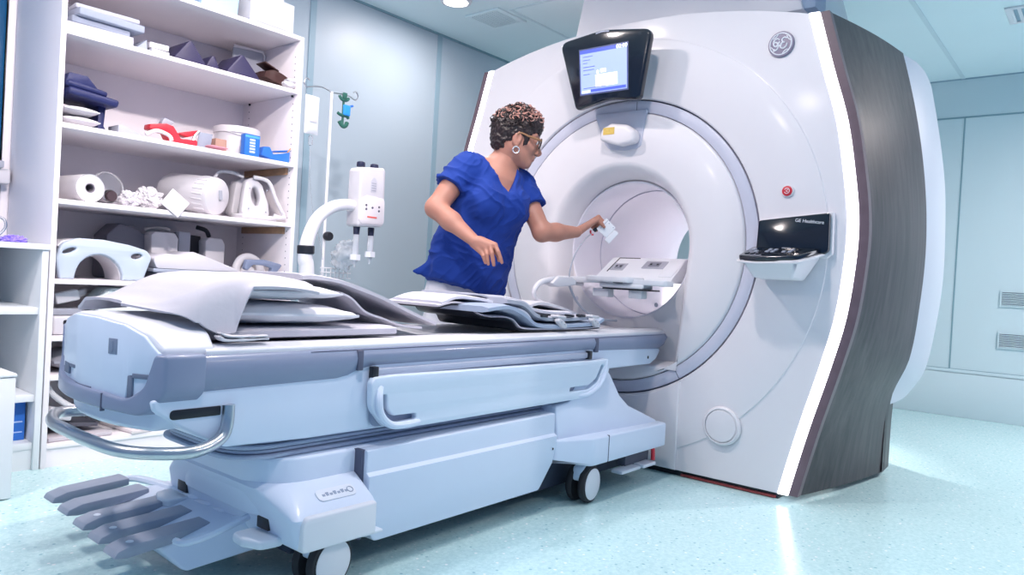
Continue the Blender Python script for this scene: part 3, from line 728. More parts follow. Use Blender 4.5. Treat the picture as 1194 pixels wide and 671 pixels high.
obj('end_pictogram', [endwarp(box(.7815, .785, 1.955, 1.985, .705, .745, .001)), endwarp(lathe([(.005, -.002), (.001, -.003)], (.783, 1.970, .737), 'x', 12)), endwarp(box(.7800, .785, 1.967, 1.973, .712, .732))], mat('pictogram_grey', (0.22, 0.26, 0.36), .5), tab)
uo = rnd([(1.812, .714), (1.812, .615), (1.862, .556), (1.95, .562), (2.25, .572), (2.375, .572), (2.425, .625), (2.425, .745), (2.385, .750), (2.385, .655), (2.33, .618), (1.99, .606), (1.91, .596), (1.865, .628), (1.842, .714)], [.012, .05, .05, .2, .1, .05, .06, .01, .01, .05, .06, .2, .05, .05, .012], 5)
obj('end_bumper', endwarp(ext(uo, 'yz', .772, .88, .012, 3), 1.0), RAIL, tab)
obj('bumper_seam', endwarp(box(.770, .78, 1.985, 1.988, .558, .604)), GAP, tab)
inp = rnd([(1.843, .714), (1.866, .630), (1.91, .598), (1.99, .606), (2.33, .618), (2.384, .655), (2.384, .735), (2.36, .73), (2.0, .70)], .01)
obj('end_panel', endwarp(ext(inp, 'yz', .787, .90, .003, 2)), TABW, tab)

# white under-frame
sub = rnd([(.845, .60), (.850, .575), (.93, .520), (1.045, .458), (1.30, .447), (2.66, .437), (2.92, .555), (3.36, .557), (3.42, .58), (3.465, .632), (2.8, .66), (1.44, .66), (1.40, .625), (.90, .615)], [.01, .02, .05, .05, .3, .06, .06, .03, .04, .02, .02, .02, .05, .02], 5)
obj('under_frame', ext(sub, 'xz', Y1+.004, Y2-.004, .010, 3), TABW, tab)
und = rnd([(Y1+.006, .61), (Y1+.006, .555), (1.885, .510), (2.345, .510), (Y2-.006, .555), (Y2-.006, .61)], .04)
obj('end_shroud', endwarp(ext(und, 'yz', .815, 1.05, .02, 4), 1.0), TABW, tab)
st = rnd([(.890, .548), (1.026, .548), (1.026, .573), (.890, .573)], [.012, .004, .004, .012])
obj('grip_slot', ext(st, 'xz', Y1+.001, Y1+.02, .001), DARK, tab)
obj('frame_hole', ext(rnd([(3.325, .585), (3.337, .585), (3.337, .60), (3.325, .60)], .006), 'xz', Y1+.002, Y1+.012), DARK, tab)
obj('frame_mark', ext([(1.045, .560), (1.052, .572), (1.062, .572), (1.054, .556)], 'xz', Y1+.0022, Y1+.01), GAP, tab)
# push bar
pb = [(1.045, Y1-.004, .575), (1.043, Y1-.006, .53), (1.030, Y1-.010, .495), (.99, Y1-.02, .475), (.93, Y1-.03, .468), (.85, 1.83, .470), (.795, 1.90, .474), (.770, 2.02, .482), (.765, 2.13, .486), (.77, 2.24, .486), (.80, 2.34, .484), (.85, 2.42, .48), (.95, Y2+.02, .476), (1.01, Y2+.012, .49), (1.043, Y2+.006, .53), (1.045, Y2+.004, .575)]
obj('push_bar', tube(pb, .0165, 14, 6), STEEL, tab)

# folding arm boards on both sides
def armboard(f):
    o_ = rnd([(1.508, .600), (1.520, .618), (1.60, .621), (2.80, .607), (2.905, .612), (2.912, .56), (2.86, .49), (2.76, .446), (2.5, .444), (1.66, .440), (1.57, .455), (1.512, .52)], [.02, .02, .05, .05, .03, .05, .06, .08, .1, .1, .06, .06], 5)
    h1 = rnd([(1.555, .560), (1.575, .560), (1.580, .512), (1.605, .488), (1.705, .486), (1.708, .467), (1.60, .464), (1.555, .505)], [.008, .008, .02, .02, .008, .008, .03, .04], 4)
    h2 = rnd([(2.60, .500), (2.60, .482), (2.74, .482), (2.82, .51), (2.862, .58), (2.842, .588), (2.80, .525), (2.74, .500)], [.008, .008, .03, .04, .008, .008, .03, .03], 4)
    a = obj('arm_board', f(plate(o_, [h1, h2], 'xz', Y1-.034, Y1-.006, .006)), mat('arm_board_white', (0.69, 0.78, 0.90), .33, coat=.2, var=.01), tab)
    obj('grip_recess', f(plate(rnd([(1.53, .58), (1.73, .58), (1.73, .455), (1.53, .455)], .03), [], 'xz', Y1-.009, Y1-.004, .001)), RAIL, a)
    obj('grip_recess', f(plate(rnd([(2.58, .59), (2.87, .59), (2.87, .47), (2.58, .47)], .03), [], 'xz', Y1-.009, Y1-.004, .001)), RAIL, a)
    obj('grip_bar', f(tube([(1.548, Y1-.026, .585), (1.535, Y1-.040, .55), (1.545, Y1-.042, .50), (1.59, Y1-.042, .462), (1.66, Y1-.040, .455), (1.72, Y1-.028, .455)], .0125, 10, 6)), TABW, a)
    obj('grip_bar', f(tube([(2.66, Y1-.024, .458), (2.74, Y1-.036, .462), (2.82, Y1-.038, .492), (2.868, Y1-.036, .545), (2.888, Y1-.026, .60)], .010, 10, 6)), TABW, a)
    for x in (1.533, 2.765):
        obj('hinge_clip', f(box(x-.012, x+.012, Y1-.022, Y1, .612, .650, .003)), DARK, a)
    obj('hinge_rail', f(box(1.55, 2.78, Y1-.012, Y1+.004, .618, .642, .005)), mat('hinge_rail_grey', (0.46, 0.50, 0.62), .4), a)
armboard(lambda b: b); armboard(mir)

# bellows
for i in range(4):
    z = .396+.013*i
    o_ = rnd([(1.09, 1.86), (1.09, 2.37), (2.66, 2.37), (2.66, 1.86)], [.14, .14, .03, .03], 10)
    g = .010*(i % 2) + .004*i
    o_ = [(x+(.0 if x > 2 else g), y+(g if y < MY else -g)) for x, y in o_]
    obj('bellows_fold', ext(o_, 'xy', z, z+.010, .003, 2), mat('bellows_grey', (0.42, 0.47, 0.60), .5), tab)
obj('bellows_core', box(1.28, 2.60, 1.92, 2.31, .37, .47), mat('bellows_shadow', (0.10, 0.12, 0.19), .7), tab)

# base: upper body, flared side panels, foot housing
o_ = rnd([(1.182, 1.828), (1.182, 2.402), (2.58, 2.402), (2.58, 1.828)], [.15, .15, .02, .02], 10)
obj('base_body', ext(o_, 'xy', .22, .394, .010, 3), TABW, tab)
def skirt(f):
    q = rnd([(1.496, .392), (2.488, .404), (2.492, .30), (2.470, .205), (2.395, .100), (1.535, .098), (1.498, .16)], [.006, .006, .01, .02, .02, .03, .02], 4)
    L = lambda x, y, z: (x, y + (0 if y > Y1 else (-.018 if z < .31 else 0) + (.012*max(0, (.22-z)/.12))), z)
    bm = ext(q, 'xz', Y1-.044, Y1+.02, .006, 3)
    # add a crease line by slicing
    for zz in (.312, .322): bmesh.ops.bisect_plane(bm, geom=bm.verts[:]+bm.edges[:]+bm.faces[:], plane_co=(0, 0, zz), plane_no=(0, 0, 1))
    bmesh.ops.bisect_plane(bm, geom=bm.verts[:]+bm.edges[:]+bm.faces[:], plane_co=(0, 0, .22), plane_no=(0, 0, 1))
    def g(x, y, z):
        if y > Y1-.01: return (x, y, z)
        d = 0 if z > .319 else (-.014 if z < .314 else -.010)
        d += .010*max(0, (.22-z)/.12)
        return (x, y+d, z)
    warp(bm, g); s = obj('base_panel', f(bm), TABW, tab, 20)
    obj('panel_screw', f(lathe([(.005, -.002), (.001, -.002)], (2.462, Y1-.058, .262), 'y', 10)), DARK, s)
    for z in (.212, .188): obj('panel_hole', f(lathe([(.007, .004), (.006, -.002), (.001, -.002)], (1.515, Y1-.058, z), 'y', 10)), DARK, s)
skirt(lambda b: b); skirt(mir)
obj('base_seam', box(1.4855, 1.50, Y1-.03, 2*MY-Y1+.03, .11, .392), GAP, tab)
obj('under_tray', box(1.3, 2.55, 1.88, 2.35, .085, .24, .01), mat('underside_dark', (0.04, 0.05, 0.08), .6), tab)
FL = []
for z_, x0, ya, yb, r_ in ((.322, 1.200, 1.836, 2.394, .13), (.320, 1.186, 1.822, 2.408, .125), (.308, 1.176, 1.800, 2.430, .115), (.264, 1.188, 1.730, 2.452, .05), (.248, 1.195, 1.714, 2.460, .03), (.170, 1.212, 1.712, 2.462, .025), (.160, 1.222, 1.722, 2.452, .02)):
    FL.append([(x, y, z_) for x, y in rnd([(x0, ya), (x0, yb), (1.4845, yb), (1.4845, ya)], [r_, r_, .004, .004], 8)])
bm = loft(FL, True, True, True); bmesh.ops.recalc_face_normals(bm, faces=bm.faces)
obj('foot_housing', bm, TABW, tab, 30)
for f in (lambda b: b, lambda b: xf(mir(b), Matrix.Translation((0, -.052, 0)))):
    blk = ext(rnd([(1.216, .256), (1.482, .256), (1.482, .156), (1.216, .156)], [.03, .01, .01, .02], 6), 'xz', 1.704, 1.76, .014, 3)
    obj('corner_block', f(blk), mat('corner_white', (0.76, 0.77, 0.82), .35, coat=.2, var=.01), tab)
bz = basis((1.372, 1.766, .2885), (1, 0, 0), (0, .846, .533))
obj('plate_badge', xf(ext(rnd([(-.068, -.022), (.068, -.022), (.068, .022), (-.068, .022)], .018), 'xy', -.002, .0018, .0006), bz), mat('badge_pale', (0.74, 0.78, 0.86), .4), tab)
for q in range(7):
    obj('badge_mark', xf(ext([(-.050+.0135*q, -.006), (-.042+.0135*q, -.006), (-.040+.0135*q, .002+.005*(q % 2)), (-.051+.0135*q, .002+.005*(q % 2))], 'xy', .0015, .0026), bz), mat('badge_ink', (0.30, 0.36, 0.48), .5), tab)
obj('badge_ring', xf(tube([(.050+.010*math.cos(a*PI/10), .010*math.sin(a*PI/10), .0022) for a in range(20)], .0015, 5, smooth=False, closed=True), bz), mat('badge_ink', (0, 0, 0)), tab)

# pedals: five long grey treads on arms that run into the foot housing
tips = [(.905, 2.668), (.897, 2.525), (.888, 2.375), (.882, 2.245), (.874, 2.115)]
for i, (px_, py_) in enumerate(tips):
    zt = .172 - .004*i; ln = .245 + .012*i
    pr = rnd([(px_, zt-.030), (px_+.012, zt-.012), (px_+.05, zt), (px_+ln, zt+.012), (px_+ln, zt-.014), (px_+.04, zt-.036)], [.01, .01, .03, .006, .006, .01], 4)
    p = obj('pedal', ext(pr, 'xz', py_-.040, py_+.040, .008, 2), PEDAL, tab)
    obj('pedal_arm', tube([(px_+ln-.04, py_, zt-.005), (px_+ln+.04, py_-.01*(i < 2), zt-.004), (1.22, 2.02+.085*(4-i), .185), (1.26, 2.02+.085*(4-i), .19)], .017, 8, 4, flat=.7), TABW, p)
    if i > 1: obj('pedal_dot', xf(lathe([(.011, 0), (.009, .0015), (.001, .002)], (px_+.055, py_-.01, zt+.0005), 'z', 16), Matrix.Identity(4)), mat('pedal_dot_pale', (0.72, 0.78, 0.86), .5), p)
tr = loft([[(x, y, z) for x, y, z in L] for L in (
    [(1.235, 1.965, .19), (1.235, 2.52, .19), (1.02, 2.55, .125), (1.00, 2.10, .125)],
    [(1.24, 1.95, .10), (1.24, 2.50, .10), (1.07, 2.5, .062), (1.05, 2.02, .060)])], True, True, True)
bmesh.ops.recalc_face_normals(tr, faces=tr.faces)
obj('pedal_tray', bev(tr, .012, 3), TABW, tab)
obj('tray_lip', tube([(1.03, 2.045, .150), (1.035, 1.99, .158), (1.10, 1.965, .176), (1.235, 1.955, .214)], .010, 8, 5), TABW, tab)
# brake levers beside the housing
for f in (lambda b: b, mir):
    bl_ = f(ext(rnd([(1.13, 1.925), (1.205, 1.925), (1.23, 1.855), (1.225, 1.79), (1.15, 1.80), (1.125, 1.86)], .025), 'xy', .158, .184, .008, 3))
    obj('brake_lever', bl_, mat('lever_white', (0.68, 0.74, 0.82), .35), tab)
    obj('lever_slot', f(box(1.199, 1.23, 1.845, 1.905, .190, .226, .003)), DARK, tab)
    obj('side_lever', f(box(1.44, 1.52, 1.715, 1.775, .150, .160, .004)), mat('lever_white', (0, 0, 0)), tab)

# docking end
def dock(f):
    side = rnd([(2.44, 1.795), (2.66, 1.690), (3.30, 1.690), (3.315, 1.72), (3.315, MY), (2.44, MY)], [.03, .07, .01, .01, 0, 0], 6)
    b1 = ext(side, 'xy', .172, .292, .012, 3)
    bmesh.ops.bisect_plane(b1, geom=b1.verts[:]+b1.edges[:]+b1.faces[:], plane_co=(0, 0, .2), plane_no=(0, 0, 1))
    warp(b1, lambda x, y, z: (x, y, z + (.035 if z < .19 and x < 2.55 else 0) + (-.012*(x-2.7) if z > .25 and x > 2.7 else 0)))
    d = obj('dock_cover', f(b1), TABW, tab)
    q = rnd([(2.515, .282), (2.515, .425), (2.62, .435), (2.70, .535), (2.955, .545), (3.03, .43), (3.10, .375), (3.30, .29), (3.30, .26)], [.01, .02, .02, .03, .03, .06, .04, .02, .01], 5)
    b2 = ext(q, 'xz', Y1-.045, MY, .012, 3)
    warp(b2, lambda x, y, z: (x, y + (max(0, (z-.30))*.17 if y < MY-.01 else 0) - (.05*max(0, min(1, (.36-z)/.1))*max(0, min(1, (x-2.54)/.14)) if y < MY-.1 else 0), z))
    obj('dock_column', f(b2), TABW, tab)
    obj('dock_seam', f(ext([(2.772, .174), (2.776, .174), (2.776, .292), (2.772, .292)], 'xz', 1.6885, 1.70)), GAP, d)
    obj('pedal_plate', f(box(2.92, 3.09, 1.70, 1.76, .088, .104, .005)), mat('plate_pale', (0.66, 0.70, 0.78), .4), tab)
    obj('pedal_plate', f(box(3.10, 3.22, 1.69, 1.76, .090, .106, .005)), mat('plate_pale', (0, 0, 0)), tab)
    obj('dock_frame', f(box(3.02, 3.24, 1.745, 1.79, .10, .19, .004)), mat('dark_frame', (0.10, 0.11, 0.15), .5), tab)
    obj('release_lever', f(tube([(3.10, 1.735, .175), (3.18, 1.72, .182), (3.215, 1.712, .17), (3.222, 1.71, .11)], .010, 8, 5)), RED, tab)
dock(lambda b: b); dock(mir)
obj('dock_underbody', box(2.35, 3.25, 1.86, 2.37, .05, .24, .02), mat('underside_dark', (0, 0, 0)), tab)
# twin-wheel casters
def caster(x, y, ang):
    t_ = Matrix.Translation((x, y, .082)) @ Matrix.Rotation(ang, 4, 'Z'); im = t_
    def P(bm): return xf(bm, im)
    c = obj('caster', P(join(box(-.028, .028, -.022, .022, .02, .115, .01), ext(rnd([(-.07, .02), (-.05, .078), (.03, .088), (.05, .05), (.02, .0)], .02), 'xz', -.026, .026, .01, 3))), TABW, tab)
    for s_ in (-1, 1):
        w_ = obj('wheel', P(lathe([(.055, s_*.014), (.078, s_*.016), (.082, s_*.024), (.082, s_*.036), (.078, s_*.044), (.068, s_*.046)], (0, 0, 0), 'y', 40, True)), RUBBER, c)
        obj('wheel_disc', P(lathe([(.066, s_*.044), (.068, s_*.049), (.060, s_*.053), (.001, s_*.054)], (0, 0, 0), 'y', 40)), WHITE, c)
for x, y, a in ((1.36, 1.80, .12), (1.36, 2*MY-1.80, -.1), (2.70, 1.765, .10), (2.70, 2*MY-1.765, -.3)): caster(x, y, a)
# ================================================================== SHELVING AND ITS CONTENTS
from mathutils import noise
def wobble(bm, amp, sc, seed=0.0):
    bm.normal_update()
    for v, d in [(v, noise.noise(v.co*sc + Vector((seed, seed*1.7, 0)))) for v in bm.verts]: v.co += v.normal*amp*d
    return bm
def rotM(rx=0, ry=0, rz=0):
    return Matrix.Rotation(math.radians(rz), 3, 'Z') @ Matrix.Rotation(math.radians(ry), 3, 'Y') @ Matrix.Rotation(math.radians(rx), 3, 'X')
def soft(c, half, pinch=.5, rx=0, ry=0, rz=0, wob=.004, sc=14, n=18, seed=0.0):
    """pillow: two bulging sheets meeting in a seam"""
    bm = bmesh.new(); bmesh.ops.create_cube(bm, size=2); bmesh.ops.subdivide_edges(bm, edges=bm.edges, cuts=n, use_grid_fill=True)
    def f(x, y, z):
        e = (1-abs(x)**2.6)*(1-abs(y)**2.6); e = max(0, e)**pinch
        k = 1-.05*(1-abs(x*y))
        return (x*half[0]*(1-.06*(1-abs(x))*y*y*0), y*half[1], z*half[2]*(.10+.90*e))
    warp(bm, f); M = rotM(rx, ry, rz)
    for v in bm.verts: v.co = M @ v.co + Vector(c)
    return wobble(bm, wob, sc, seed)
def prism(pts, y0, y1, r=.004): return ext(pts, 'xz', y0, y1, r, 2)
FOAM = mat('foam_pad_pale_grey', (0.34, 0.38, 0.48), .8, var=.04, bump=.15)
FOAM2 = mat('foam_pad_white', (0.50, 0.51, 0.58), .8, var=.03, bump=.1)
PURP = mat('dark_purple_vinyl', (0.032, 0.028, 0.080), .5, var=.15, bump=.1)
NAVY = mat('navy_vinyl_cloth', (0.014, 0.020, 0.10), .5, var=.2, bump=.15)
BROWN = mat('brown_leather', (0.05, 0.02, 0.018), .5, var=.25, bump=.2)
CLOTHW = mat('white_cotton', (0.62, 0.61, 0.65), .9, var=.03, bump=.15, bscale=120)
COILW = mat('coil_shell_white', (0.63, 0.62, 0.66), .35, coat=.1, var=.01)
COILB = mat('coil_shell_pale_blue', (0.47, 0.55, 0.65), .35, coat=.1, var=.01)
GREYP = mat('grey_plastic', (0.38, 0.40, 0.47), .45, var=.04)
CLEAR = mat('clear_plastic', (0.93, 0.95, 0.98), .08, trans=.92, var=0, ior=1.3)
PINE = mat('pine_cleat', (0.45, 0.27, 0.16), .6, var=.2, scale=30)

SX0, SX1, SY0, SY1 = 1.196, 2.422, 3.616, 4.20
LV = [1.944, 1.532, 1.195, .840, .585, .410, .106]
ss = thing('shelving_unit', 'tall open white shelving unit crammed with coils, pads and boxes', 'shelving unit', ((SX0+SX1)/2, (SY0+SY1)/2, 0))
for x0 in (SX0, SX1-.022): obj('side_panel', box(x0, x0+.022, SY0, SY1, 0, 2.224, .0015), LAMIN, ss)
obj('top_panel', box(SX0, SX1, SY0, SY1, 2.224, 2.246, .0015), LAMIN, ss)
obj('back_panel', box(SX0+.022, SX1-.022, SY1-.012, SY1, .06, 2.224), LAMIN, ss)
obj('plinth', box(SX0+.022, SX1-.022, SY0+.012, SY0+.03, 0, .084), LAMIN, ss)
for z in LV: obj('shelf', box(SX0+.0225, SX1-.0225, SY0+.002, SY1-.0125, z-.022, z, .0015), LAMIN, ss)
for z in (1.532, 1.195):
    obj('cleat', box(SX1-.0375, SX1-.0225, SY0+.06, SY0+.50, z-.060, z-.0225, .002), PINE, ss)
obj('dowel_holes', [box(SX1-.0228, SX1-.0215, y-.003, y+.003, z-.003, z+.003) for y in (SY0+.045, SY1-.08) for z in [.2+.038*i for i in range(52)]], GAP, ss)
for y in (SY0+.05, SY1-.09): obj('shelf_pin', box(SX1-.033, SX1-.0225, y-.005, y+.005, 1.910, 1.921, .002), DARK, ss)

# ---- on the very top
z = 2.247
t = thing('carton', 'white carton with a grey slotted base on top of the shelving', 'box', (2.25, 3.76, z))
obj('carton_body', rot(box(2.105, 2.315, 3.67, 3.88, z+.025, z+.195, .003), 'Z', 4, (2.2, 3.75, z)), PAPER, t)
obj('carton_lid', rot(box(2.32, 2.405, 3.70, 3.86, z+.025, z+.190, .004), 'Z', 4, (2.3, 3.75, z)), mat('carton_grey', (0.66, 0.68, 0.74), .7, bump=.3), t)
obj('carton_base', rot(box(2.095, 2.405, 3.66, 3.88, z, z+.024, .002), 'Z', 4, (2.2, 3.75, z)), GREYP, t)
tag(obj('plastic_tub', plate(rnd([(1.86, z), (2.06, z), (2.07, z+.15), (1.85, z+.15)], .012), [], 'xz', 3.70, 3.90, .01), mat('pale_blue_tub', (0.42, 0.60, 0.78), .3, var=.05)), 'pale blue plastic tub on top of the shelving beside the carton', 'tub')

# ---- top compartment
z = 1.945
for i, (x0, x1, zz, h, dy, m, lb) in enumerate([(1.236, 1.520, 0, .046, 0, FOAM2, 'thick whitish foam pad at the bottom of the pile on the top shelf'), (1.246, 1.500, .047, .030, .01, FOAM, 'grey-blue foam pad second from the bottom of the pile on the top shelf'),
                                    (1.256, 1.550, .078, .034, -.02, FOAM, 'pale blue-grey foam pad overhanging near the top of the pile on the top shelf'), (1.270, 1.545, .113, .022, .0, FOAM2, 'thin white foam pad lying topmost on the pile on the top shelf')]):
    tag(obj('foam_pad', rot(box(x0, x1, 3.65+dy, 3.93+dy, z+zz, z+zz+h, .006, 3), 'Z', (-2, 2, 4, -3)[i], (1.38, 3.8, 0)), m), lb, 'foam pad', 'foam pads piled on the top shelf')
tag(obj('foam_wedge', prism([(1.528, z), (1.590, z), (1.585, z+.062)], 3.67, 3.80), FOAM), 'small grey foam wedge standing right of the foam pad pile', 'foam wedge')
tag(obj('flat_box', rot(box(1.602, 1.690, 3.66, 3.80, z, z+.026, .003), 'Z', 4, (1.65, 3.7, 0)), FOAM2), 'flat pale box under the white card block on the top shelf', 'box')
tag(obj('card_block', rot(rot(box(1.600, 1.690, 3.66, 3.80, z+.028, z+.055, .003), 'Z', -6, (1.65, 3.7, 0)), 'Y', 0, (1.68, 3.7, z)), PAPER), 'white card block lying on a flat box on the top shelf', 'box')
for (a, ap, b_, h, y0, y1, lb) in ((1.700, 1.785, 1.878, .118, 3.64, 3.84, 'dark purple wedge cushion, leftmost of the three on the top shelf'), (1.881, 1.930, 1.972, .098, 3.68, 3.86, 'smallest dark purple wedge cushion, squeezed between the other two'), (1.975, 2.066, 2.185, .122, 3.64, 3.84, 'dark purple wedge cushion just left of the brown bag')):
    tag(obj('wedge_cushion', bev(prism(rnd([(a, z), (ap, z+h), (b_, z)], [.012, .02, .012], 4), y0, y1, .008), 0), PURP), lb, 'cushion', 'purple wedge cushions')
t = thing('framed_board', 'grey board with white rim leaning at the back of the top shelf', 'board', (2.35, 4.0, z))
obj('board', ext(rnd([(2.25, z), (2.25, z+.25), (2.445, z+.265), (2.445, z)], .02), 'xz', 3.99, 4.0), GREYP, t)
obj('board_rim', tube([(2.25, 3.988, z+.25), (2.43, 3.988, z+.262), (2.447, 3.988, z+.24), (2.447, 3.988, z+.005)], .008, 8, 1, smooth=False), COILW, t)
xf_ = Matrix.Translation((-.055, -.02, 0))
for o_ in t.children: o_.data.transform(xf_)
b_ = bmesh.new(); bmesh.ops.create_cube(b_, size=2); bmesh.ops.subdivide_edges(b_, edges=b_.edges, cuts=14, use_grid_fill=True)
warp(b_, lambda x, y, w: (x*.088, y*.070, (w*.5+.5)*.06*(1-.45*abs(x)**3)))
xf(b_, Matrix.Translation((2.292, 3.72, z+.018)) @ Matrix.Rotation(math.radians(12), 4, 'Y'))
warp(b_, lambda x, y, w: (x, y, max(w, z+.009)))
t = thing('folded_bag', 'folded brown leather bag at the right end of the top shelf', 'bag', (2.25, 3.72, z))
obj('bag_body', wobble(b_, .006, 22), BROWN, t)
obj('bag_flap', wobble(rot(box(2.205, 2.30, 3.655, 3.75, z+.098, z+.107, .004, 2), 'Y', 20, (2.25, 3.7, z+.10)), .003, 30), BROWN, t)
tag(obj('cotton_cloth', wobble(join(soft((2.350, 3.640, z+.022), (.040, .019, .016), n=12), soft((2.36, 3.640, z+.045), (.030, .017, .010), n=12)), .006, 40), CLOTHW), 'crumpled white cloth tucked right of the brown bag', 'cloth')

# ---- second compartment
z = 1.533
pl = tag(obj('pillow', soft((1.308, 3.76, z+.026), (.076, .12, .021), wob=.003), CLOTHW), 'small white pillow lying directly on the shelf under another pillow', 'pillow', 'small pillows under the navy cover')
pl = tag(obj('pillow', soft((1.306, 3.76, z+.072), (.074, .12, .021), wob=.003, seed=4), CLOTHW), 'small white pillow sandwiched between a pillow and navy cover', 'pillow', 'small pillows under the navy cover')
t = thing('folded_cover', 'navy blue folded vinyl cover heaped on two white pillows', 'cover', (1.35, 3.75, z))
obj('cover_fold', wobble(rot(box(1.245, 1.460, 3.645, 3.90, z+.124, z+.160, .012, 3), 'Y', 6, (1.35, 3.75, z+.13)), .006, 20), NAVY, t)
obj('cover_fold', wobble(rot(box(1.240, 1.420, 3.655, 3.90, z+.160, z+.190, .012, 3), 'Y', 7, (1.35, 3.75, z+.17)), .006, 20), NAVY, t)
obj('cover_top', wobble(prism(rnd([(1.238, z+.185), (1.25, z+.235), (1.33, z+.232), (1.385, z+.170)], .012), 3.66, 3.90, .008), .006, 20), NAVY, t)
obj('cover_tail', wobble(prism(rnd([(1.402, z+.13), (1.435, z+.13), (1.430, z+.03), (1.445, z+.006), (1.402, z+.006)], .006), 3.72, 3.90, .006), .004, 20), NAVY, t)
tag(obj('foam_wedge', prism([(1.478, z), (1.478, z+.043), (1.50, z+.045), (1.610, z+.008), (1.610, z)], 3.68, 3.80), GREYP), 'low grey foam wedge lying left of the red holder', 'foam wedge')
t = thing('red_holder', 'glossy red plastic holder with bent arms on the second shelf', 'holder', (1.74, 3.72, z))
obj('holder_body', prism(rnd([(1.618, z+.050), (1.62, z+.075), (1.70, z+.092), (1.735, z+.085), (1.775, z+.03), (1.86, z+.036), (1.86, z+.004), (1.72, z+.004), (1.70, z+.045), (1.66, z+.048)], .008), 3.67, 3.74, .005), RED, t)
obj('holder_arm', prism(rnd([(1.775, z+.055), (1.79, z+.068), (1.872, z+.092), (1.874, z+.070), (1.82, z+.048)], .006), 3.69, 3.75, .004), RED, t)
obj('holder_fin', prism(rnd([(1.685, z+.09), (1.70, z+.125), (1.755, z+.11), (1.73, z+.085)], .008), 3.70, 3.74, .004), GREYP, t)
obj('holder_clip', tube([(1.60, 3.67, z+.02), (1.65, 3.665, z+.046), (1.71, 3.665, z+.034), (1.725, 3.665, z+.01)], .010, 8, 5), COILW, t)
obj('holder_screw', tube([(1.838, 3.68, z+.004), (1.845, 3.68, z+.05), (1.87, 3.68, z+.085)], .008, 8, 4), STEEL, t)
tag(obj('grey_card', rot(box(1.872, 1.944, 3.70, 3.706, z, z+.085, .001), 'X', 14, (1.9, 3.70, z)), FOAM), 'small pale grey card leaning right of the red holder', 'card')
tag(obj('pink_cloth', wobble(soft((1.950, 3.650, z+.014), (.050, .025, .010), n=10), .003, 60), mat('pink_cloth', (0.55, 0.24, 0.30), .9, var=.2, bump=.3)), 'crumpled pink cloth in front of the small brown box', 'cloth')
tag(obj('card_box', box(1.972, 2.035, 3.70, 3.78, z+.0, z+.072, .003), mat('brown_card', (0.42, 0.25, 0.20), .7, var=.2)), 'small brown cardboard box left of the white bucket', 'box')
bk = (2.172, 3.845, z)
t = thing('bucket', 'white plastic bucket with lid on the second shelf', 'bucket', bk)
obj('bucket_body', lathe([(.108, 0), (.112, .004), (.117, .135)], bk, 'z', 48), COILW, t)
obj('lid', lathe([(.117, .132), (.124, .134), (.124, .165), (.118, .170), (.110, .166), (.108, .160), (.001, .160)], bk, 'z', 48, False), COILW, t)
obj('bucket_handle', tube([(bk[0]+.121*math.cos(a), bk[1]+.121*math.sin(a), z+.15-.035*abs(math.sin((a-3.3)*1.0))) for a in [3.3+.31*i for i in range(10)]], .003, 6), COILW, t)
t = thing('blue_box', 'upright blue and white medicine box in front of the bucket', 'box', (2.155, 3.66, z))
obj('box_body', box(2.108, 2.196, 3.645, 3.69, z, z+.118, .002), BLUEP, t)
obj('box_panel', [box(2.136, 2.168, 3.6435, 3.6455, z+.02+.016*i, z+.030+.016*i) for i in range(5)], mat('panel_pale_blue', (0.62, 0.74, 0.92), .5), t)
obj('box_stripe', box(2.109, 2.195, 3.6438, 3.6455, z+.10, z+.112), mat('stripe_light_blue', (0.10, 0.38, 0.85), .4), t)
t = thing('blue_cradle', 'low bright blue plastic cradle at the right end of the second shelf', 'cradle', (2.31, 3.67, z))
obj('cradle_body', prism(rnd([(2.212, z+.02), (2.225, z+.068), (2.262, z+.072), (2.285, z+.035), (2.345, z+.048), (2.39, z+.062), (2.388, z+.003), (2.29, z+.003)], .006), 3.65, 3.72, .004), BLUEP, t)
obj('cradle_rib', prism([(2.30, z+.05), (2.39, z+.066), (2.39, z+.076), (2.30, z+.058)], 3.66, 3.71, .003), BLUEP, t)
obj('orange_clip', tube([(2.375, 3.655, z+.06), (2.392, 3.652, z+.085)], .003, 6, 2), mat('orange_clip', (0.8, 0.3, 0.08), .5), t)

# ---- third compartment
z = 1.196
t = thing('paper_roll', 'thick white paper roll lying at the left of the third shelf', 'paper roll', (1.33, 3.83, z))
ax = frame_to((.10, -1, 0))
obj('roll', lathe([(.022, 0), (.060, 0), (.064, .003), (.064, -.35), (.022, -.35)], (1.360, 3.66, z+.0645), ax, 48, False), PAPER, t)
obj('roll_core', lathe([(.0225, -.002), (.018, -.002), (.018, -.3), (.001, -.301)], (1.360, 3.66, z+.0645), ax, 32, False), mat('core_grey', (0.22, 0.20, 0.24), .8), t)
t = thing('coil_ring', 'clear plastic ring with a dark round plug beside the paper roll', 'coil', (1.50, 3.76, z))
obj('ring', tube([(1.510+.070*math.cos(a), 3.85+.02*math.sin(a), z+.095+.072*math.sin(a)) for a in [2*PI*i/28 for i in range(28)]], .006, 8, smooth=False, closed=True), mat('clear_tint', (0.75, 0.75, 0.80), .15, trans=.6, var=0), t)
obj('ring_disc', lathe([(.066, 0), (.066, .004), (.001, .004)], (1.510, 3.855, z+.095), 'y', 40), CLEAR, t)
obj('plug', lathe([(.024, 0), (.026, -.02), (.022, -.028), (.001, -.028)], (1.463, 3.70, z+.040), 'y', 32), mat('plug_dark', (0.05, 0.03, 0.04), .5), t)
obj('plug_sleeve', lathe([(.032, .0), (.032, .09), (.02, .09)], (1.463, 3.70, z+.040), 'y', 24, False), COILW, t)
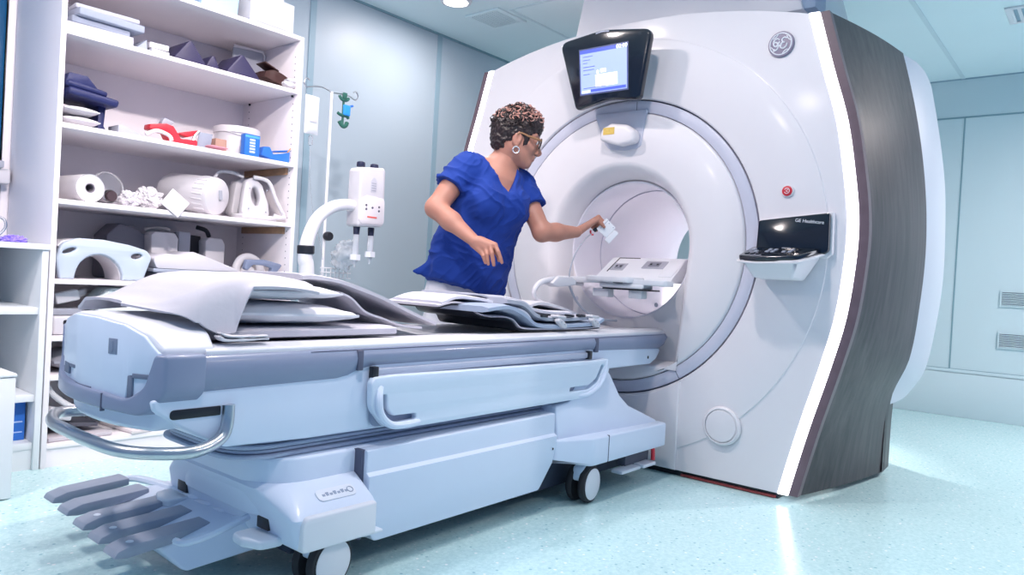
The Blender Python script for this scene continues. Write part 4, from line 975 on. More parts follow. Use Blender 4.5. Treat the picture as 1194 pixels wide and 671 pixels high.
def crumple(c, half, seed, m, nm, lb, cat, amp=.022, sc=16):
    bm = bmesh.new(); bmesh.ops.create_icosphere(bm, subdivisions=5, radius=1)
    for v in bm.verts:
        p = v.co.copy(); d = 1 + amp/half[2]*.8*noise.noise(p*2.1+Vector((seed, 0, 0))) + .35*abs(noise.noise(p*4.7+Vector((0, seed, 0)))) - .12
        v.co = Vector((p.x*half[0]*d, p.y*half[1]*d, p.z*half[2]*d)) + Vector(c)
    warp(bm, lambda x, y, w: (x, y, max(w, z+.001))); return tag(obj(nm, bm, m, None, 25), lb, cat)
crumple((1.556, 3.71, z+.036), (.044, .04, .038), 2.0, CLOTHW, 'coil_cover', 'small crumpled white cover right of the dark plug', 'cover')
crumple((1.685, 3.79, z+.055), (.062, .06, .058), 5.0, CLOTHW, 'coil_cover', 'larger crumpled white cover behind the tipped white card', 'cover')
tag(obj('paper_card', xf(box(-.052, .052, -.002, .002, -.046, .046, .001), basis((1.735, 3.655, z+.040), (.86, -.05, -.50), (-.15, -.9, .1)) @ Matrix.Identity(4)) if False else
    rot(rot(box(1.683, 1.790, 3.606, 3.610, z-.012, z+.088, .001), 'Y', 38, (1.735, 3.63, z+.04)), 'X', -8, (1.735, 3.608, z-.02)), PAPER), 'tilted square white card hanging over the third shelf edge', 'card')
t = thing('drum_coil', 'big white drum-shaped coil lying on the third shelf', 'coil', (1.93, 3.80, z))
axd = frame_to((.48, -1, -.12))
obj('drum', lathe([(.001, -.30), (.075, -.30), (.092, -.27), (.098, -.12), (.100, .0), (.096, .014), (.086, .020), (.001, .022)], (1.985, 3.70, z+.102), axd, 56), COILW, t)
obj('drum_ridges', [tube([Vector((1.985, 3.70, z+.102)) + axd[0]*.0985*math.cos(a) + axd[1]*.0985*math.sin(a) + axd[2]*s for s in (-.07, -.01)], .005, 6, smooth=False) for a in [2*PI*i/22 for i in range(22)]], COILW, t)
pm = Vector((1.985, 3.70, z+.102)) + axd[2]*.0225
obj('drum_label', xf(box(-.014, .014, -.024, .024, -.0008, .0008), basis(pm + Vector((.01, 0, .012)), Vector((.9, .43, .1)), Vector((-.35, -.1, .95)))), GREYP, t)
t = thing('knee_coil', 'white coil with an oval window and looped cables right of the drum coil', 'coil', (2.25, 3.76, z))
sh = rnd([(2.135, z+.02), (2.150, z+.12), (2.165, z+.215), (2.215, z+.240), (2.265, z+.20), (2.300, z+.10), (2.31, z+.02)], .03)
ov = [(2.222+.026*math.cos(a)-.006*math.sin(a), z+.130+.052*math.sin(a)) for a in [2*PI*i/32 for i in range(32)]]
obj('coil_shell', rot(plate(sh, [ov], 'xz', 3.685, 3.735, .012), 'X', -6, (2.2, 3.7, z)), COILW, t)
obj('coil_back', rot(prism(sh, 3.80, 3.88, .015), 'X', -4, (2.2, 3.8, z)), COILW, t)
obj('coil_foot', box(2.12, 2.33, 3.65, 3.78, z+.001, z+.030, .012, 3), COILW, t)
obj('coil_cable', tube([(2.20, 3.70, z+.235), (2.28, 3.68, z+.22), (2.325, 3.67, z+.13), (2.355, 3.66, z+.07), (2.372, 3.655, z+.04), (2.355, 3.65, z+.024), (2.31, 3.66, z+.035)], .011, 10, 6), COILW, t)
obj('coil_cable', tube([(2.02, 3.80, z+.19), (2.05, 3.79, z+.245), (2.12, 3.78, z+.252), (2.18, 3.77, z+.235)], .009, 10, 6), COILW, t)
obj('coil_plug', rot(box(2.29, 2.385, 3.64, 3.69, z+.014, z+.034, .008, 3), 'Y', -8, (2.35, 3.66, z+.02)), COILW, t)
for dx, dz in ((-.05, .17), (.055, .17), (-.05, .06), (.055, .05)):
    obj('rivet', lathe([(.005, 0), (.003, -.003), (.001, -.003)], (2.22+dx, 3.680-.0*dz, z+dz), 'y', 10), GREYP, t)

# ---- fourth compartment
z = .841
t = thing('arch_coil', 'pale blue-white arch-shaped coil with two slots on the fourth shelf', 'coil', (1.43, 3.72, z))
ar = [(1.405, z), (1.245, z), (1.235, z+.10), (1.255, z+.162), (1.32, z+.185), (1.42, z+.188), (1.54, z+.172), (1.625, z+.150), (1.648, z+.120), (1.62, z+.03), (1.605, z)]
ar = rnd([(1.245, z), (1.232, z+.09), (1.252, z+.160), (1.32, z+.187), (1.43, z+.187), (1.55, z+.170), (1.63, z+.148), (1.652, z+.115), (1.620, z+.03), (1.612, z)] + [(1.512, z)] + [(1.412+.105*math.cos(a), z+.118*math.sin(a)) for a in [PI*i/14 for i in range(1, 14)]] + [(1.305, z)], [.01, .03, .05, .05, .05, .05, .04, .03, .01, .004, .004] + [.02]*13 + [.004], 4)
s1 = [(1.285+.028*math.cos(a), z+.128+.010*math.sin(a)+.010*math.cos(a)) for a in [2*PI*i/24 for i in range(24)]]
s2 = [(1.580+.026*math.cos(a), z+.118+.013*math.sin(a)+.004*math.cos(a)) for a in [2*PI*i/24 for i in range(24)]]
obj('arch_front', warp(plate(ar, [s1, s2], 'xz', 3.640, 3.672, .008), lambda x, y, w: (x, y+.10*(w-z), w)), COILB, t)
obj('arch_top', warp(ext(rnd([(1.24, z+.145), (1.262, z+.172), (1.33, z+.186), (1.43, z+.187), (1.55, z+.170), (1.64, z+.144), (1.63, z+.13), (1.54, z+.155), (1.42, z+.170), (1.33, z+.168), (1.26, z+.14)], .01), 'xz', 3.66, 3.83, .006), lambda x, y, w: (x, y+.02, w)), COILW, t)
obj('arch_inner', warp(ext([(1.412+r*math.cos(a), z+r*1.13*math.sin(a)) for r, A in ((.108, [PI*i/20 for i in range(21)]), (.100, [PI*i/20 for i in range(20, -1, -1)])) for a in A], 'xz', 3.67, 3.84), lambda x, y, w: (x, y, w)), COILW, t)
t = thing('base_coil', 'dark grey and white head-coil assembly standing at the back of the fourth shelf', 'coil', (1.85, 4.0, z))
obj('coil_base', rot(prism(rnd([(1.56, z), (1.56, z+.22), (1.62, z+.285), (1.70, z+.27), (1.74, z+.24), (2.16, z+.235), (2.16, z)], .02), 3.96, 4.13, .01), 'Z', 0, (1.8, 4, z)), mat('coil_dark_grey', (0.20, 0.20, 0.25), .5, var=.1), t)
for xa, xb, zz in ((1.745, 1.890, .255), (2.04, 2.155, .245)):
    obj('coil_pillar', prism(rnd([(xa+.01, z), (xa, z+zz-.02), (xa+.02, z+zz), (xb-.02, z+zz), (xb, z+zz-.03), (xb, z)], .015), 3.88, 3.98, .008), COILW, t)
obj('coil_clamp', [box(1.90, 1.965, 3.90, 3.95, z+.14, z+.265, .004)], GREYP, t)
obj('coil_lever', tube([(1.75, 3.97, z+.262), (1.80, 3.95, z+.275), (1.87, 3.95, z+.272)], .010, 8, 4), STEEL, t)
obj('coil_lever', tube([(2.03, 3.97, z+.30), (2.07, 3.94, z+.285), (2.09, 3.94, z+.25)], .012, 8, 4), DARK, t)
obj('coil_bowl', prism([(1.90, z+.14), (1.98, z+.11), (2.05, z+.16), (2.05, z+.25), (1.90, z+.26)], 3.955, 3.965), DARK, t)
tag(obj('tray', rot(box(1.615, 1.80, 3.63, 3.82, z+.001, z+.014, .004), 'Z', -4, (1.7, 3.7, z)), mat('tray_black', (0.02, 0.035, 0.05), .25, coat=.3)), 'thin black tray on the fourth shelf between arch coil and pads', 'tray')
for i, (x0, x1, z0, h, m, lb) in enumerate(((1.685, 2.135, .016, .028, FOAM2, 'white mattress pad at the bottom of the folded pile'), (1.665, 2.125, .045, .020, FOAM, 'thin grey-blue mattress pad in the middle of the folded pile'), (1.66, 2.115, .066, .060, mat('pad_lavender', (0.60, 0.59, 0.66), .7, var=.03), 'thick lavender-grey mattress pad on top of the folded pile'))):
    if i < 2: bm = box(x0, x1, 3.66, 3.87, z+z0, z+z0+h, .006, 3)
    else: bm = prism(rnd([(x0+.02, z+z0), (x0, z+z0+.05), (x0+.07, z+z0+.075), (1.80, z+z0+.070), (1.86, z+z0+.092), (1.95, z+z0+.065), (x1, z+z0+.01), (x1, z+z0)], .02), 3.66, 3.87, .012)
    tag(obj('mattress_pad', bm, m), lb, 'pad', 'mattress pads on the fourth shelf')
t = thing('shoulder_coil', 'white curved coil with a blue-grey bow handle at the fourth shelf right', 'coil', (2.24, 3.75, z))
obj('coil_hoop', tube([(2.19, 3.79, z+.03), (2.175, 3.79, z+.08), (2.20, 3.79, z+.135), (2.255, 3.79, z+.150), (2.31, 3.79, z+.12), (2.335, 3.79, z+.05), (2.34, 3.79, z+.03)], [.022, .022, .022, .022, .022, .024, .026], 12, 6), COILW, t)
obj('coil_pad', prism(rnd([(2.20, z), (2.21, z+.08), (2.25, z+.11), (2.30, z+.09), (2.31, z)], .02), 3.80, 3.86, .01), COILW, t)
hb = rnd([(2.150, z+.085), (2.16, z+.135), (2.27, z+.140), (2.385, z+.118), (2.34, z+.06), (2.315, z+.005), (2.285, z+.005), (2.30, z+.06), (2.32, z+.095), (2.27, z+.108), (2.20, z+.108), (2.17, z+.075)], .012)
obj('bow_handle', prism(hb, 3.655, 3.69, .006), mat('handle_blue_grey', (0.20, 0.24, 0.36), .45), t)

# ---- lower compartments
z = .586
t = thing('slotted_coil', 'rounded white coil with a long dark slot on the fifth shelf', 'coil', (1.57, 3.74, z))
sl = rnd([(1.475, z+.135), (1.635, z+.135), (1.635, z+.172), (1.475, z+.172)], .016)
oc = rnd([(1.42, z+.06), (1.425, z+.17), (1.47, z+.215), (1.645, z+.222), (1.70, z+.16), (1.735, z+.05), (1.70, z+.002), (1.48, z+.002)], [.03, .04, .05, .05, .05, .04, .02, .02], 5)
obj('coil_shell', plate(oc, [sl], 'xz', 3.66, 3.72, .012), mat('coil_pale_green', (0.70, 0.77, 0.77), .4), t)
obj('coil_back', prism(oc, 3.74, 3.84, .02), mat('coil_pale_green', (0, 0, 0)), t)
obj('slot_back', box(1.47, 1.64, 3.725, 3.735, z+.12, z+.18), DARK, t)
obj('knob', lathe([(.022, 0), (.022, -.018), (.001, -.02)], (1.412, 3.70, z+.14), 'x', 20), COILW, t)
obj('coil_cable', tube([(1.69, 3.72, z+.205), (1.72, 3.70, z+.200), (1.77, 3.69, z+.15), (1.80, 3.68, z+.10)], .012, 8, 6), COILW, t)
t = thing('cable_plug', 'white plug on a thick cable leaning at the left of the fifth shelf', 'cable', (1.34, 3.78, z))
obj('plug', rot(box(1.255, 1.355, 3.70, 3.75, z+.145, z+.195, .008, 3), 'Y', -14, (1.30, 3.72, z+.17)), COILW, t)
obj('cable', tube([(1.34, 3.73, z+.178), (1.39, 3.77, z+.190), (1.44, 3.885, z+.195), (1.60, 3.90, z+.195), (1.72, 3.95, z+.10), (1.74, 3.96, z+.022)], .017, 10, 6), COILW, t)
tag(obj('grey_case', box(1.245, 1.37, 3.70, 3.80, z+.087, z+.117, .004), GREYP), 'small flat grey case lying on the white connector unit', 'case')
t = thing('connector_unit', 'white connector unit with a dark oval socket on the fifth shelf', 'connector', (1.31, 3.72, z))
obj('unit_body', box(1.235, 1.385, 3.66, 3.80, z+.001, z+.085, .01, 3), COILW, t)
obj('socket', ext(rnd([(1.275, z+.045), (1.335, z+.045), (1.335, z+.068), (1.275, z+.068)], .010), 'xz', 3.658, 3.665), DARK, t)
z = .411
tag(obj('grey_cushion', soft((1.42, 3.83, z+.05), (.17, .16, .048), wob=.004), mat('cushion_grey', (0.30, 0.31, 0.36), .8, bump=.1)), 'dark grey cushion on the lowest raised shelf behind the table end', 'cushion')
z = .107
t = thing('cable_bundle', 'white coil cable curling down over grey sheets on the bottom shelf', 'cable', (1.35, 3.75, z))
obj('cable', tube([(1.235, 3.70, .355), (1.26, 3.68, .31), (1.33, 3.67, .255), (1.42, 3.67, .225), (1.52, 3.68, .20), (1.6, 3.7, .155), (1.66, 3.75, .148)], .013, 10, 6), COILW, t)
obj('plug', rot(box(1.235, 1.335, 3.66, 3.72, z+.095, z+.145, .008, 3), 'Y', 14, (1.28, 3.7, z+.12)), mat('plug_pale_grey', (0.58, 0.57, 0.62), .5), t)
tag(obj('grey_binder', rot(box(1.235, 1.46, 3.70, 3.95, z+.048, z+.066, .003), 'Y', 5, (1.35, 3.8, z+.05)), mat('binder_dark', (0.10, 0.10, 0.13), .5)), 'dark binder lying on pale folders on the bottom shelf', 'binder')
tag(obj('folder_stack', [rot(box(1.23, 1.50, 3.64, 3.92, z+.001+.014*i, z+.013+.014*i, .002), 'Z', 3*i-4, (1.36, 3.78, 0)) for i in range(3)] if False else box(1.232, 1.50, 3.64, 3.92, z+.001, z+.018, .003), mat('folder_mauve', (0.55, 0.52, 0.57), .7)), 'pale mauve folder flat on the bottom shelf', 'folder')
tag(obj('carton_flat', rot(box(1.56, 1.98, 3.63, 3.93, z+.001, z+.016, .002), 'Z', 6, (1.8, 3.8, 0)), mat('carton_pinkish', (0.72, 0.66, 0.68), .7)), 'flattened pinkish carton on the bottom shelf seen under the push bar', 'carton')
tag(obj('grey_case', box(1.60, 2.1, 3.80, 4.05, z+.018, z+.14, .01), mat('case_dark', (0.13, 0.14, 0.18), .5)), 'dark grey case standing on the flattened carton', 'case')

# ================================================================== LOW CABINET AT THE LEFT
LX0, LX1 = .25, 1.192
lc = thing('low_cabinet', 'low open white cabinet left of the shelving', 'cabinet', ((LX0+LX1)/2, 3.9, 0))
CABIN = mat('cabinet_laminate', (0.74, 0.78, 0.82), .4, var=.01)
obj('cabinet_top', box(LX0, LX1, 3.605, 4.2, .965, .990, .002), CABIN, lc)
for x in (LX0, LX1-.027): obj('cabinet_side', box(x, x+.025, 3.615, 4.2, 0, .9645, .0015), CABIN, lc)
obj('cabinet_back', box(LX0+.026, LX1-.028, 4.185, 4.2, .02, .9645), CABIN, lc)
for z in (.712, .330, .120): obj('shelf', box(LX0+.0255, LX1-.0275, 3.63, 4.184, z-.03, z, .0015), CABIN, lc)
obj('plinth', box(LX0+.0255, LX1-.0275, 3.635, 3.65, 0, .089), CABIN, lc)
t = thing('blue_carton', 'bright blue carton on the bottom shelf of the low cabinet', 'box', (1.09, 3.75, .121))
obj('carton_body', box(1.00, 1.155, 3.70, 3.80, .121, .290, .002), BLUEP, t)
obj('carton_label', [box(1.06, 1.145, 3.6985, 3.7005, .20, .206), box(1.06, 1.145, 3.6985, 3.7005, .155, .160)], mat('carton_print', (0.45, 0.60, 0.90), .5), t)
bm = bmesh.new(); bmesh.ops.create_icosphere(bm, subdivisions=4, radius=1)
for v in bm.verts:
    p = v.co; d = .8+.5*abs(noise.noise(p*3.1)); v.co = Vector((1.075+p.x*.055*d, 3.69+p.y*.05*d, max(.991, .998+p.z*.024*d)))
tag(obj('purple_glove', bm, mat('purple_nitrile', (0.30, 0.22, 0.75), .5, var=.1), None, 20), 'crumpled purple glove on the low cabinet top', 'glove')
t = thing('tubing_coil', 'loop of clear tubing with grey mouthpiece on the low cabinet', 'tubing', (1.03, 3.78, .991))
obj('tubing', tube([(1.02+.055*math.cos(a), 3.80+.04*math.sin(a), 1.052+.05*math.sin(a+.5)) for a in [2*PI*i/16 for i in range(16)]], .006, 8, 4, closed=True), CLEAR, t)
obj('mouthpiece', soft((1.02, 3.78, 1.008), (.035, .03, .016), n=8, wob=.001), GREYP, t)
t = thing('wall_dispenser', 'small white dispenser on the wall left of the shelving', 'dispenser', (1.16, 4.18, 1.25))
obj('dispenser_body', box(1.09, 1.185, 4.14, YW-.032, 1.27, 1.345, .012, 3), COILW, t)
obj('dispenser_spout', box(1.12, 1.15, 4.12, 4.15, 1.345, 1.38, .006, 2), GREYP, t)
t = thing('bin_cabinet', 'plain white bin standing at the left edge in front of the low cabinet', 'bin', (.80, 3.36, 0))
obj('bin_body', box(.60, .974, 3.232, 3.50, 0.004, .470, .006, 2), CABIN, t)
obj('bin_lid', box(.597, .977, 3.229, 3.503, .472, .485, .004, 2), CABIN, t)
# ================================================================== THINGS ON THE TABLE
TT = .7345                                                            # top of the cradle edge
PADG = mat('pad_grey_lavender', (0.52, 0.51, 0.58), .75, var=.03, bump=.08)
PADL = mat('pad_light_lavender', (0.51, 0.50, 0.56), .75, var=.02, bump=.06)
PILLOW = mat('pillow_white_cotton', (0.74, 0.73, 0.78), .85, var=.02, bump=.35, bscale=14)
def slab(path, y0, y1, th, ny=14, edge=None, wob=.0, seed=0, sc=9):
    """thick bendable pad: path of (x, z) extruded over y with rounded edges"""
    P = catmull([(x, 0, z) for x, z in path], 8); N = len(P); loops = []
    for i, p in enumerate(P):
        t = (P[min(N-1, i+1)]-P[max(0, i-1)]).normalized(); n = Vector((-t.z, 0, t.x))
        if n.z < 0: n = -n
        L = []
        for j in range(ny+1):
            y = y0+(y1-y0)*j/ny; b = th*.5*(1 if 0 < j < ny else .55)
            L.append((p.x+n.x*b, y, p.z+n.z*b))
        for j in range(ny, -1, -1):
            y = y0+(y1-y0)*j/ny; b = th*.5*(1 if 0 < j < ny else .55)
            L.append((p.x-n.x*b, y, p.z-n.z*b))
        loops.append(L)
    bm = loft(loops, True, True, True); bmesh.ops.recalc_face_normals(bm, faces=bm.faces)
    return wobble(bm, wob, sc, seed) if wob else bm
tag(obj('mattress', slab([(1.045, TT+.018), (1.3, TT+.018), (1.70, TT+.018)], 1.905, 2.355, .032), PADG), 'flat grey mattress section lying on the table top under the pillows', 'mattress')
tag(obj('pillow', soft((1.305, 2.105, .808), (.235, .195, .033), .42, ry=1, rz=-3, wob=.006, sc=11, n=26), PILLOW), 'creased white pillow lying lower in the pair on the table', 'pillow', 'pillows on the table')
tag(obj('pillow', soft((1.287, 2.12, .875), (.195, .195, .027), .42, ry=1, rz=4, wob=.006, sc=11, n=26, seed=3), PILLOW), 'creased white pillow lying uppermost in the pair on the table', 'pillow', 'pillows on the table')
# grey-white flexible mat over the pillows with its front flap hanging
rows = []
prof = [(.868, .836), (.92, .844), (.965, .868), (1.02, .898), (1.09, .919), (1.18, .925), (1.28, .922), (1.355, .912)]
PP = catmull([(x, 0, z) for x, z in prof], 6)
for p in PP:
    hang = .0 if p.x > 1.125 else min(1, (1.125-p.x)/.02)
    depth = hang*.125
    lim_ = max(.004, p.z-.032-.792); bl_ = max(0, min(1, (p.x-1.0)/.07)); depth = min(depth, lim_)*(1-bl_) + depth*bl_
    row = [(p.x, 2.38, max(p.z-.09, .80)), (p.x, 2.36, p.z-.03), (p.x, 2.31, p.z-.006), (p.x, 2.2, p.z), (p.x, 2.05, p.z+.002), (p.x, 1.95, p.z-.002), (p.x-.006*hang, 1.912, p.z-.012), (p.x-.012*hang, 1.892, p.z-.03-.15*depth), (p.x-.016*hang, 1.882, p.z-.03-.55*depth), (p.x-.02*hang, 1.874, p.z-.032-depth)]
    t_ = max(0, min(1, (.99-p.x)/.12)); row = [(x, 2.38-(2.38-y)*(1-.34*t_*t_), (p.z-(p.z-z)*(1-.9*t_)) if y < 2 else z) for x, y, z in row]
    rows.append(row)
bm = sheet(rows, .009); bmesh.ops.subdivide_edges(bm, edges=bm.edges, cuts=1, use_grid_fill=True)
tag(obj('draped_mat', wobble(bm, .004, 9), PADL, None, 50), 'pale grey flexible mat draped over the pillows near the foot end', 'mat')
tag(obj('folded_sheet', wobble(join(slab([(1.022, TT+.022), (1.04, TT+.011), (1.09, TT+.010), (1.17, TT+.011)], 1.842, 1.874, .007), slab([(1.025, TT+.031), (1.05, TT+.021), (1.10, TT+.019), (1.165, TT+.019)], 1.842, 1.872, .006)), .003, 40), CLOTHW), 'frayed folded white sheet along the near table edge below the mat', 'sheet')
# thick foam pad rising over the pillows, with a thin curled pad beneath
tag(obj('foam_mat', slab([(1.378, .921), (1.43, .922), (1.54, .908), (1.70, .864), (1.86, .806), (1.985, .766)], 2.00, 2.36, .020, wob=.002), PADL), 'long pale grey foam mat sloping down from the pillows to the table', 'mat')
tag(obj('curled_pad', slab([(1.525, .874), (1.57, .856), (1.63, .812), (1.71, .788), (1.80, .762), (1.90, .752)], 1.99, 2.34, .012), PADG), 'thin grey pad curled beneath the sloping foam mat', 'pad')

# flexible coil array
def lean(bm):
    def f(x, y, z):
        t = max(0, min(1, (2.35-x)/.45)); return (x + .27*t, y + .15*t*(2.36-y)/.48, z)
    return warp(bm, f)
ar = thing('coil_array', 'flexible grey blanket coil with white clips lying near the bore end', 'coil', (2.5, 2.1, TT))
AG = mat('array_grey', (0.42, 0.43, 0.50), .6, var=.04); AL = mat('array_light', (0.66, 0.66, 0.73), .6, var=.03); AB = mat('array_edge_blue', (0.36, 0.43, 0.56), .5, var=.04)
obj('array_underside', lean(slab([(1.75, .832), (1.83, .846), (1.92, .838), (2.0, .806), (2.10, .795), (2.21, .796), (2.28, .786), (2.34, .757), (2.45, .748), (2.8, .745), (2.94, .752)], 1.875, 2.34, .010)), PADL, ar)
obj('array_underside_edge', lean(slab([(1.75, .824), (1.83, .837), (1.915, .829), (1.995, .797), (2.10, .786), (2.205, .787), (2.27, .777), (2.33, .748), (2.45, .741), (2.8, .739), (2.94, .744)], 1.878, 2.34, .006)), DARK, ar)
obj('array_fold', lean(slab([(1.77, .842), (1.86, .866), (2.0, .864), (2.2, .846), (2.36, .824), (2.42, .790)], 1.885, 2.30, .018)), AL, ar)
obj('array_fold', lean(slab([(1.90, .880), (2.06, .880), (2.16, .868)], 1.92, 2.26, .010)), AG, ar)
obj('array_segment', slab([(2.13, .828), (2.25, .838), (2.35, .812), (2.43, .770), (2.52, .757), (2.66, .757), (2.88, .764), (2.96, .784)], 1.868, 2.33, .024), AB, ar)
obj('array_segment', slab([(2.26, .862), (2.37, .850), (2.46, .805), (2.56, .788), (2.70, .786), (2.85, .790)], 1.885, 2.31, .026), AG, ar)
obj('array_segment', slab([(2.30, .872), (2.42, .856), (2.50, .826), (2.62, .812), (2.78, .808)], 1.93, 2.28, .020), AL, ar)
for x in (2.505, 2.60, 2.70, 2.79): obj('array_slot', rot(box(x-.022, x+.022, 1.874, 1.90, .797, .808, .003), 'Y', 4, (x, 1.9, .80)), DARK, ar)
for x in (2.60, 2.865):
    obj('clip', rot(join(box(x-.030, x+.030, 1.852, 1.90, .792, .806, .006, 3), ext(rnd([(x-.024, .795), (x-.03, .778), (x+.01, .752), (x+.035, .752), (x+.035, .768), (x+.012, .782)], .008), 'xz', 1.848, 1.875, .004)), 'Y', 5, (x, 1.87, .79)), COILW, ar)
    for q in (-.010, .012): obj('clip_hole', box(x+q-.004, x+q+.004, 1.8465, 1.8495, .771-q*.5, .777-q*.5, .001), GREYP, ar)
obj('array_hump', slab([(2.52, .835), (2.62, .850), (2.78, .828), (2.90, .800)], 1.98, 2.22, .020), COILW, ar)
obj('array_cable', tube([(2.88, 2.06, .80), (2.80, 2.08, .832), (2.725, 2.10, .862), (2.708, 2.10, .905), (2.76, 2.10, .945), (2.86, 2.10, .963)], [.012, .012, .012, .012, .013, .016], 12, 7), COILW, ar)
obj('array_connector', rot(ext(rnd([(2.80, .945), (2.86, .928), (3.00, .930), (3.01, .952), (2.97, .972), (2.86, .978)], .012), 'xz', 2.07, 2.13, .010, 3), 'Y', -4, (2.9, 2.1, .95)), COILW, ar)
obj('connector_cable', tube([(2.985, 2.10, .965), (2.99, 2.10, 1.02), (3.03, 2.10, 1.10), (3.10, 2.10, 1.17), (3.145, 2.093, 1.203)], .0035, 6, 6), GREYP, ar)
obj('connector_cable', tube([(2.99, 2.10, .935), (3.05, 2.10, .865), (3.16, 2.10, .80), (3.30, 2.10, .765), (3.42, 2.08, .758)], .006, 8, 6), GREYP, ar)
# coil bridge in the mouth of the bore
hb_ = thing('head_coil_base', 'white sloped head-coil base with connector panels in the bore mouth', 'coil', (3.5, 2.05, .87))
obj('bridge_deck', ext(rnd([(3.30, 1.735), (3.30, 2.20), (3.34, 2.44), (3.42, 2.47), (3.46, 2.44), (3.58, 2.39), (3.58, 1.845), (3.46, 1.785), (3.40, 1.745)], .03), 'xy', .955, .985, .006, 3), WHITE, hb_)
obj('deck_trough', rot(box(3.29, 3.40, 1.86, 2.12, .935, .958, .008, 3), 'X', 0, (3.3, 2, .95)), WHITE, hb_)
obj('deck_latch', box(3.275, 3.30, 1.98, 2.03, .962, .978, .004), DARK, hb_)
obj('deck_shadow_gap', box(3.292, 3.40, 1.82, 2.10, .927, .935, .001), DARK, hb_)
obj('deck_tongue', ext(rnd([(3.25, 1.93), (3.245, 2.16), (3.33, 2.24), (3.40, 2.24), (3.40, 1.90)], .03), 'xy', .965, .995, .008, 3), WHITE, hb_)
for ya, yb in ((2.08, 2.18), (1.88, 1.96)): obj('bracket_foot', box(3.32, 3.38, ya, yb, .885, .93, .006), WHITE, hb_)
obj('side_bracket', box(3.34, 3.42, 2.30, 2.47, .935, .954, .008, 3), WHITE, hb_)
wed = ext(rnd([(3.46, .975), (3.47, .99), (3.66, 1.108), (3.70, 1.112), (3.76, 1.11), (3.76, .975)], .012), 'xz', 1.805, 2.27, .010, 3)
warp(wed, lambda x, y, z: (x, y-(.04 if y < 2 else 0.02)*(3.6-x)*2, z))
wq = obj('slope_block', wed, WHITE, hb_)
sl_n = Vector((-.118, 0, .19)).normalized(); sl_u = Vector((.19, 0, .118)).normalized()
def onslope(y, s, h): # s: metres up the slope, h: height over it
    return Vector((3.475, y, .992)) + sl_u*s + sl_n*h
def slopebox(y0, y1, s0, s1, h0, h1, r=.002):
    bm = box(0, s1-s0, y0, y1, 0, h1-h0, r); p = onslope(0, s0, h0)
    return xf(bm, Matrix(((sl_u.x, 0, sl_n.x, p.x), (0, 1, 0, 0), (sl_u.z, 0, sl_n.z, p.z), (0, 0, 0, 1))))
for yc, w_, s0, s1 in ((2.175, .042, .075, .150), (1.965, .066, .105, .185)):
    obj('connector_panel', slopebox(yc-w_, yc+w_, s0, s1, .0, .005), mat('connector_silver', (0.50, 0.50, 0.56), .35, metal=.4), wq)
    obj('connector_socket', slopebox(yc-w_*.5, yc+w_*.5, s0+.018, s1-.018, .005, .008), mat('socket_grey', (0.25, 0.25, 0.30), .4), wq)
    for q in (-.3, .3): obj('connector_pin', slopebox(yc+w_*q-.006, yc+w_*q+.006, s0+.030, s0+.044, .008, .010), DARK, wq)
obj('panel_outline', slopebox(2.222, 2.226, .06, .215, .0, .004, .0005), DARK, wq)
obj('panel_outline', slopebox(2.09, 2.224, .212, .216, .0, .004, .0005), DARK, wq)
obj('side_cover', slopebox(1.808, 1.89, .02, .22, -.02, .006, .008), WHITE, wq)

# ================================================================== DRIP STAND AND CONTRAST INJECTOR
iv = thing('drip_stand', 'slim white drip stand with hooked arms against the left wall', 'drip stand', (2.55, 3.5, 0))
obj('pole', tube([(2.541, 3.5, .02), (2.541, 3.5, 1.955)], .0085, 12, 1, smooth=False), WHITE, iv)
for s_, r_ in ((1, .26), (-1, .26)):
    obj('hook_arm', tube([(2.541, 3.5, 1.950), (2.541+s_*.06, 3.5, 1.962-.004*s_), (2.541+s_*.12, 3.5, 1.958), (2.541+s_*.165, 3.5, 1.945), (2.541+s_*.185, 3.5, 1.965), (2.541+s_*.170, 3.5, 1.992), (2.541+s_*.15, 3.5, 1.985)], .004, 8, 6), STEEL, iv)
for k_ in range(5):
    a = 2*PI*k_/5+.3
    obj('foot', tube([(2.541, 3.5, .06), (2.541+.12*math.cos(a), 3.5+.12*math.sin(a), .055), (2.541+.25*math.cos(a), 3.5+.25*math.sin(a), .042)], .012, 8, 3), WHITE, iv)
    obj('castor', lathe([(.001, -.012), (.022, -.012), (.024, -.008), (.024, .008), (.022, .012), (.001, .012)], (2.541+.25*math.cos(a), 3.5+.25*math.sin(a), .024), 'y', 16), RUBBER, iv)
obj('clamp_knob', lathe([(.022, -.02), (.026, -.012), (.026, .012), (.022, .02), (.001, .02)], (2.545, 3.47, 1.135), 'y', 14), DARK, iv)
obj('pole_basket', [tube([(2.50+.03*q, 3.45, .955), (2.50+.03*q, 3.45, .90)], .003, 6, 1, smooth=False) for q in range(7)] + [tube([(2.49, 3.45, z_), (2.70, 3.45, z_)], .004, 6, 1, smooth=False) for z_ in (.955, .93, .90)], WHITE, iv)
vk = thing('stopcock_manifold', 'dark green stopcock clamps with a bright blue tap on the drip stand arm', 'stopcock', (2.622, 3.5, 1.75))
GRN = mat('dark_green_plastic', (0.03, 0.13, 0.10), .4, var=.1)
obj('manifold_body', [tube([(2.618, 3.49, 1.955), (2.616, 3.488, 1.77)], .007, 8, 1, smooth=False)], GRN, vk)
obj('green_tap', tube([(2.585, 3.488, 1.945), (2.60, 3.485, 1.925), (2.635, 3.485, 1.925), (2.65, 3.488, 1.94)], .009, 8, 4), GRN, vk)
obj('green_tap', box(2.606, 3.485+.0 if False else 2.632, 3.475, 3.492, 1.93, 1.965, .003), GRN, vk)
obj('green_tap', tube([(2.578, 3.488, 1.845), (2.60, 3.485, 1.835), (2.64, 3.485, 1.835), (2.655, 3.488, 1.825)], .009, 8, 4), GRN, vk)
